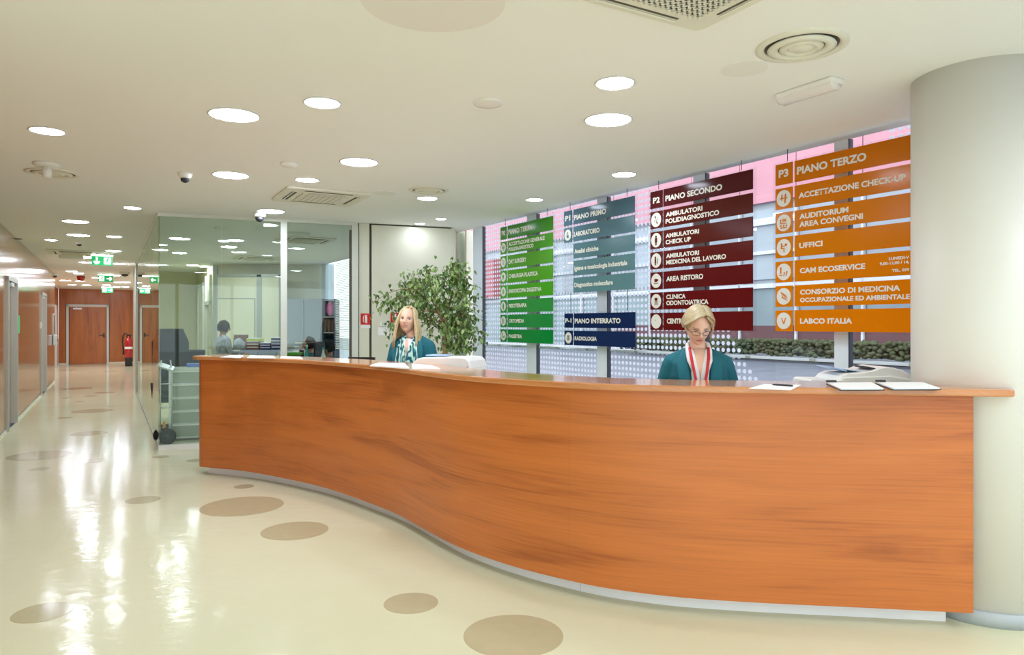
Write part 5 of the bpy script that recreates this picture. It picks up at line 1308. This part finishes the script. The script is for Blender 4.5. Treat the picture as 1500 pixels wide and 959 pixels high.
extr('body', [(1207, 650), (1207, 566), (1211, 556), (1218, 549), (1227, 545.5), (1250, 544), (1266, 541), (1276, 537), (1284, 535.5), (1296, 537), (1310, 541), (1319, 546), (1325, 552), (1326, 562), (1325, 650)], 4.18, 4.50, 'printer_white')
extr('front_cover', [(1214, 640), (1214, 556), (1222, 550), (1290, 548), (1316, 553), (1319, 640)], 4.168, 4.19, 'printer_white', .005)
extr('side_output_tray', [(1176, 572), (1176, 556), (1180, 554), (1208, 554.5), (1208, 572)], 4.2, 4.46, 'printer_white', .01)
MB().box(((1243 - 750) / F * Yr, 4.34, H + (HZ - 541.5) / F * Yr), (.13, .20, .005), ry=R(8)).build('feeder_paper_guide', 'lightblue', t)
MB().box(((1222 - 750) / F * Yr, 4.34, H + (HZ - 539.5) / F * Yr), (.10, .2, .005), ry=R(14)).build('feeder_paper', 'lightblue', t)
MB().box(((1270 - 750) / F * Yr, 4.30, H + (HZ - 538.5) / F * Yr), (.075, .16, .010), ry=R(12)).build('feeder_slot', 'black', t)
# monitors behind the counter top
def monitor(label, x, y, rz, wd, zt, ht, m_='black', face=False):
    t = thing('computer_monitor', label, 'monitor', (x, y, .75), rz); T = frame((x, y, 0), rz)
    MB(T).rbox((0, 0, .757), (.22, .16, .014), .03).build('foot', m_, t)
    MB(T).mm((-.02, -.01, .76), (.02, .02, zt - ht * .5)).build('neck', m_, t)
    MB(T).box((0, -.02, zt - ht / 2), (wd, .03, ht)).build('screen_housing', m_, t)
    MB(T).mm((-wd / 2 + .015, .0 - .0375 if face else -.004, zt - ht + .015), (wd / 2 - .015, -.0355 if face else -.0035, zt - .015)).build('screen', 'ink', t)
    return t
s_ = s_at_px(520); p = cpt(s_, -.30); 
monitor('black monitor just above the counter behind the office door frame', (531 - 750) / F * 7.10 , 7.10, R(-8), .27, 1.5 - 47.8 / F * 7.10, .30)
monitor('thin dark monitor edge just above the counter before the bowed receptionist', (958 - 750) / F * 4.10, 4.10, R(-6), .26, 1.5 - 83.7 / F * 4.13, .26)
# office chairs of the two receptionists stay below the counter: nothing of them shows

# ================================================================== OFFICE BEHIND THE GLASS
def drawer_cabinet():
    Y = 9.15; x0 = (247 - 750) / F * Y
    ax = GU; z = H + (HZ - 539) * Y / F
    t = thing('drawer_cabinet', 'metal drawer cabinet behind the glass left of the counter tip', 'cabinet', (x0, Y, 0), GZ); T = XF[t.name]; Wd = .72
    MB(T).mm((0, 0, .03), (Wd, .34, z - .03)).build('body', 'alu', t)
    MB(T).mm((-.015, -.02, z - .03), (Wd + .015, .35, z)).build('top', 'frame_light', t)
    hh = (z - .08) / 5
    for i in range(5):
        d = MB(T).mm((.045, -.018, .05 + hh * i + .006), (Wd - .02, -.001, .05 + hh * (i + 1) - .008)).build('drawer', 'cab_white', t)
        MB(T).mm((.045, -.035, .05 + hh * (i + 1) - .026), (Wd - .02, -.0185, .05 + hh * (i + 1) - .008)).build('handle', 'white', d)
    o = MB(T).mm((.20, .12, z + .001), (.40, .30, z + .045)).build('blue_box_file', 'blue'); tag(o, 'blue file lying on the drawer cabinet', 'file'); recentre(o)
drawer_cabinet()
def trolley():
    Y = 8.95; x = (242 - 750) / F * Y
    t = thing('folding_trolley', 'folding metal trolley with two black wheels standing in the glass corner', 'trolley', (x, Y, 0), GZ); T = XF[t.name]
    for sx in (-.05, .03):
        w_ = MB(T).lathe([(.02, -.025), (.085, -.025), (.10, -.012), (.10, .012), (.085, .025), (.02, .025)], (sx, -.05 if sx > 0 else .12, .10), 28, 'Y').build('wheel', 'dark_fabric', t)
        MB(T).lathe([(0, -.03), (.035, -.03), (.035, .03), (0, .03)], (sx, -.05 if sx > 0 else .12, .10), 16, 'Y').build('hub', 'black', w_)
    m = MB(T)
    for sx in (-.06, .07): m.tube([(sx, .05, .12, .009), (sx, .05, .9, .009), (sx * .8, .04, 1.05, .009)], 8)
    for z in (.45, .75, .95): m.tube([(-.06, .05, z, .007), (.07, .05, z, .007)], 8)
    m.build('frame', 'alu', t)
    MB(T).box((.0, .02, .97), (.20, .12, .02), rx=R(20), ry=R(20)).build('tray', 'alu', t)
    MB(T).mm((-.03, .0, .20), (.0, .03, .28)).build('brake', mat('orange_plastic', (.8, .35, .02), .5), t)
trolley()
def chair(x, y, rz, label, m_='dark_fabric', zt=1.32, col='black'):
    t = thing('office_chair', label, 'chair', (x, y, 0), rz, 'office chairs behind the glass'); T = XF[t.name]
    MB(T).rbox((0, 0, .46), (.48, .46, .08), .08).build('seat', m_, t)
    MB(T).tube([(0, .24, .52, .17, .03), (0, .26, .72, .23, .035), (0, .27, zt - .18, .24, .035), (0, .26, zt, .16, .03)], 20, side=(1, 0, 0)).build('backrest', m_, t)
    MB(T).cyl((0, 0, .26), .03, .34, 12).build('gas_column', 'alu', t)
    for i in range(5):
        a = R(72 * i); b_ = MB(T).tube([(0, 0, .10, .022), (.28 * math.cos(a), .28 * math.sin(a), .07, .014)], 8).build('base_arm', 'black', t)
        MB(T).cyl((.28 * math.cos(a), .28 * math.sin(a), .03), .028, .03, 12, 'Y').build('castor', 'black', b_)
    for e in (-1, 1): MB(T).tube([(e * .25, .18, .48, .014), (e * .28, .15, .68, .014), (e * .28, -.12, .70, .018)], 8).build('armrest', 'black', t)
chair((258 - 750) / F * 10.05, 10.05, R(190), 'high-backed dark office chair nearest the glass corner', zt=1.44)
def desk(x0, y0, rz, L_, D_, z, label, m_='desk'):
    t = thing('office_desk', label, 'desk', (x0, y0, 0), rz, 'desks in the glazed office'); T = XF[t.name]
    MB(T).mm((0, 0, z - .03), (L_, D_, z)).build('desk_top', m_, t)
    for x in (.04, L_ - .04):
        for y in (.05, D_ - .05): MB(T).mm((x - .025, y - .025, 0), (x + .025, y + .025, z - .03)).build('leg', 'alu', t)
    MB(T).mm((.08, D_ * .5, .35), (L_ - .08, D_ * .5 + .02, z - .03)).build('modesty_panel', m_, t)
X_ = lambda px, Y: (px - 750) / F * Y
Z_ = lambda py, Y: H + (HZ - py) * Y / F
desk(X_(449, 10.35), 10.25, R(3), .95, .55, .74, 'grey desk before the two seated people in the office')
desk(X_(278, 10.4) , 10.36, R(17), 1.0, .40, .74, 'grey desk beside the drawer cabinet')
# low grey cabinets with trays and files
Y = 12.9; z = Z_(512.5, Y)
t = thing('low_cabinet', 'long low grey cabinet carrying document trays deep in the office', 'cabinet', (X_(352, Y), Y, 0)); T = XF[t.name]
Wc = X_(432, Y) - X_(352, Y)
MB(T).mm((0, 0, 0), (Wc, .45, z)).build('body', 'cab_grey', t)
for i in range(3): 
    d = MB(T).mm((Wc / 3 * i + .01, -.02, .06), (Wc / 3 * (i + 1) - .01, -.001, z - .03)).build('door', 'cab_grey', t)
    MB(T).mm((Wc / 3 * (i + 1) - .05, -.04, z - .2), (Wc / 3 * (i + 1) - .03, -.021, z - .1)).build('handle', 'black', d)
def trays(pxa, pxb, ya, yb, m_, n, label, Y=13.0, cap=None):
    x0, x1 = X_(pxa, Y), X_(pxb, Y); zt = Z_(ya, Y); zb = z; t = thing('letter_trays', label, 'letter trays', ((x0 + x1) / 2, Y, zb))
    hh = (zt - zb) / n
    for i in range(n):
        mm_ = cap if (cap and i == n - 1) else m_
        MB().mm((x0, Y - .02, zb + hh * i + .003), (x1, Y + .25, zb + hh * i + hh * .78)).build('tray', mm_, t)
        MB().mm((x0 + .01, Y - .025, zb + hh * i + hh * .80), (x1 - .01, Y + .24, zb + hh * i + hh * .98)).build('papers', 'paper', t)
trays(361.5, 379.5, 495, 513, 'brown', 4, 'stack of brown letter trays topped by a lime one in the office', cap='lime')
trays(381, 397, 501.5, 513, 'navy', 3, 'lower stack of navy letter trays in the office', Y=13.02)
trays(397.6, 411, 494, 513, 'navy', 4, 'taller stack of navy letter trays against the pale post', Y=13.02)
Yq = 13.05
o = MB().box((X_(351, Yq), Yq + .05, z + .14), (.26, .02, .27), rx=R(-10)).build('brown_folder', 'brown'); tag(o, 'upright brown folder behind the patterned bag in the office', 'folder'); recentre(o)
m = MB(); m.tube([(X_(353, Yq), Yq - .10, z + .002, .13, .05), (X_(353, Yq), Yq - .09, z + .12, .11, .05), (X_(350, Yq), Yq - .07, z + .20, .05, .03)], 14, side=(1, 0, 0))
o = m.build('cloth_bag', 'pattern'); tag(o, 'patterned cloth bag slumped on the low cabinet', 'bag'); recentre(o)
# copier and green tray right of the post
Yq = 12.1; zb = .74
t = thing('desktop_printer', 'small pale printer on the desk just right of the pale post', 'printer', (X_(424, Yq), Yq, zb))
MB().rbox((X_(424, Yq), Yq, zb + .16), (.24, .30, .32), .03).build('body', 'printer_white', t)
MB().rbox((X_(424, Yq), Yq, zb + .37), (.26, .32, .05), .05).build('lid', 'cab_white', t)
desk(X_(415, 11.85), 11.85, 0, .60, .6, .74, 'small desk under the pale printer')
Yq = 10.5
o = MB().rbox((X_(437, Yq) , Yq - .0, 1.06), (.001, .001, .001), .0002) if False else None
for i, (mm_, lab) in enumerate((('black', 'black tray below the green one on the office desk'), ('green', 'green tray on the office desk right of the pale post'))):
    o = MB().rbox((X_(430, 10.3), 10.3, 1.03 + .045 * i), (.20, .24, .04), .01).build('letter_tray', mm_); tag(o, lab, 'letter tray'); recentre(o)
t = thing('tray_riser', 'small grey riser carrying the green and black trays', 'stand', (X_(430, 10.3), 10.3, 0))
MB().mm((X_(430, 10.3) - .11, 10.18, 0), (X_(430, 10.3) + .11, 10.42, 1.009)).build('body', 'cab_grey', t)
# bottles
def bottle(px, Y, z0, zt, label, m_):
    x = X_(px, Y); h = zt - z0; t = thing('water_bottle', label, 'bottle', (x, Y, z0)); 
    MB().lathe([(.028, 0), (.036, .01), (.036, h * .35), (.033, h * .4), (.036, h * .45), (.036, h * .68), (.014, h * .86), (.013, h * .94)], (x, Y, z0), 18).build('body', m_, t)
    MB().lathe([(.015, h * .93), (.015, h), (0, h)], (x, Y, z0), 14).build('cap', 'teal_bottle' if m_ != 'teal_bottle' else 'white', t)
bottle(449.5, 10.5, .742, Z_(505, 10.5), 'teal water bottle on the desk before the seated woman', 'teal_bottle')
bottle(473.5, 10.45, .742, Z_(509, 10.45), 'clear water bottle on the desk before the seated man', 'clear_plastic')
bottle(323.5, 7.25, ZT, Z_(512, 7.25), 'clear water bottle with teal cap near the left end of the counter', 'clear_plastic') if False else None
monitor('black computer monitor between the two seated people', X_(466, 10.6), 10.6, R(78), .30, Z_(500, 10.7), .30)
monitor('dark computer monitor on the desk beside the drawer cabinet', X_(284, 10.5), 10.52, R(10), .30, Z_(513, 10.2), .26)
# tall cabinets at the back
Y = 15.2
t = thing('tall_cabinet', 'tall grey-blue two-door office cabinet at the back', 'cabinet', (X_(418, Y), Y, 0)); T = XF[t.name]
Wc = X_(472, Y) - X_(418, Y); zt = Z_(437.5, Y)
MB(T).mm((0, .02, 0), (Wc, .45, zt)).build('body', 'cab_grey', t)
for i in range(2):
    d = MB(T).mm((Wc / 2 * i + .006, 0, .06), (Wc / 2 * (i + 1) - .006, .019, zt - .02)).build('door', 'cab_grey', t)
    if i == 0: MB(T).mm((Wc / 2 - .18, -.02, Z_(503, Y)), (Wc / 2 - .04, -.001, Z_(501, Y))).build('handle', 'white', d)
t = thing('open_shelf_cabinet', 'open dark shelf cabinet beside the tall grey-blue one', 'cabinet', (X_(472.5, Y), Y, 0)); T = XF[t.name]
Wc = X_(490, Y) - X_(472.5, Y)
MB(T).mm((0, .42, 0), (Wc, .45, zt)).mm((0, 0, 0), (.015, .419, zt)).mm((Wc - .015, 0, 0), (Wc, .419, zt)).build('carcass', 'shelf_dark', t)
for py in (439, 463.5, 486.5, 505): MB(T).mm((.016, .01, Z_(py, Y) - .02), (Wc - .016, .418, Z_(py, Y))).build('shelf', 'cab_grey', t)
zz = Z_(463.5, Y)
m = MB(); m.ball((X_(482, Y), Y + .12, zz + .17), (.09, .09, .16), 16, 12)
o = m.build('pink_bag', 'pink'); tag(o, 'pink bag on the upper shelf of the open cabinet', 'bag'); recentre(o)
for i in range(5):
    o = MB().mm((X_(474.3 + 2.7 * i, Y), Y + .05, Z_(486.5, Y) + .001), (X_(474.3 + 2.7 * i, Y) + .034, Y + .33, Z_(486.5, Y) + .27)).build('ring_binder', ('brown', 'black')[i % 2])
    tag(o, 'dark ring binder on the middle shelf of the open cabinet', 'binder', 'dark binders in the open cabinet'); recentre(o)
# pale framed partitions at the back wall
Y = 15.45
t = struct_empty('wall_partition', (X_(312, Y), Y, 0)); T = XF[t.name]
def pp_(pa, pb, ya, yb, m_, nm, d0=0, d1=.03):
    MB().mm((X_(pa, Y), Y + d0, max(0, Z_(yb, Y))), (X_(pb, Y), Y + d1, Z_(ya, Y))).build(nm, m_, t)
pp_(318, 376, 405, 560, 'lum', 'panel'); pp_(383, 410, 405, 506, 'lum', 'panel')
pp_(313, 318.5, 388, 585, 'frame_grey', 'post', -.03, .05); pp_(376.5, 383, 402, 585, 'frame_grey', 'post', -.03, .05); pp_(409, 412.5, 402, 585, 'frame_grey', 'post', -.03, .05)
pp_(318.5, 412, 401.5, 405.5, 'frame_grey', 'rail', -.03, .05); pp_(318.5, 374, 436.5, 437.8, 'frame_grey', 'rail', -.01, .0); pp_(372.6, 374, 437, 560, 'frame_grey', 'rail', -.01, .0)
pp_(383, 409, 505, 509, 'frame_grey', 'rail', -.03, .05); pp_(383, 409, 509, 585, 'cream', 'panel', 0, .03)
# glazed door to the side room on the slanted wall
t = struct_empty('door_6', (-8.09, 18.3, 0), math.atan2(15.8 - 18.3, -6.62 + 8.09)); T = XF[t.name]
MB(T).mm((.55, -.05, 0), (.63, -.001, 2.5)).mm((1.45, -.05, 0), (1.53, -.001, 2.5)).mm((.55, -.05, 2.42), (1.53, -.001, 2.5)).build('door_frame', 'frame_light', t)
MB(T).mm((.63, -.03, 0), (1.45, -.002, 2.42)).build('pane', 'lum', t)
MB(T).mm((1.9, -.05, 0), (1.98, -.001, 2.62)).mm((2.6, -.05, 0), (2.68, -.001, 2.62)).mm((1.9, -.06, 1.95), (2.68, -.001, 2.03)).build('door_frame', 'frame_light', t)
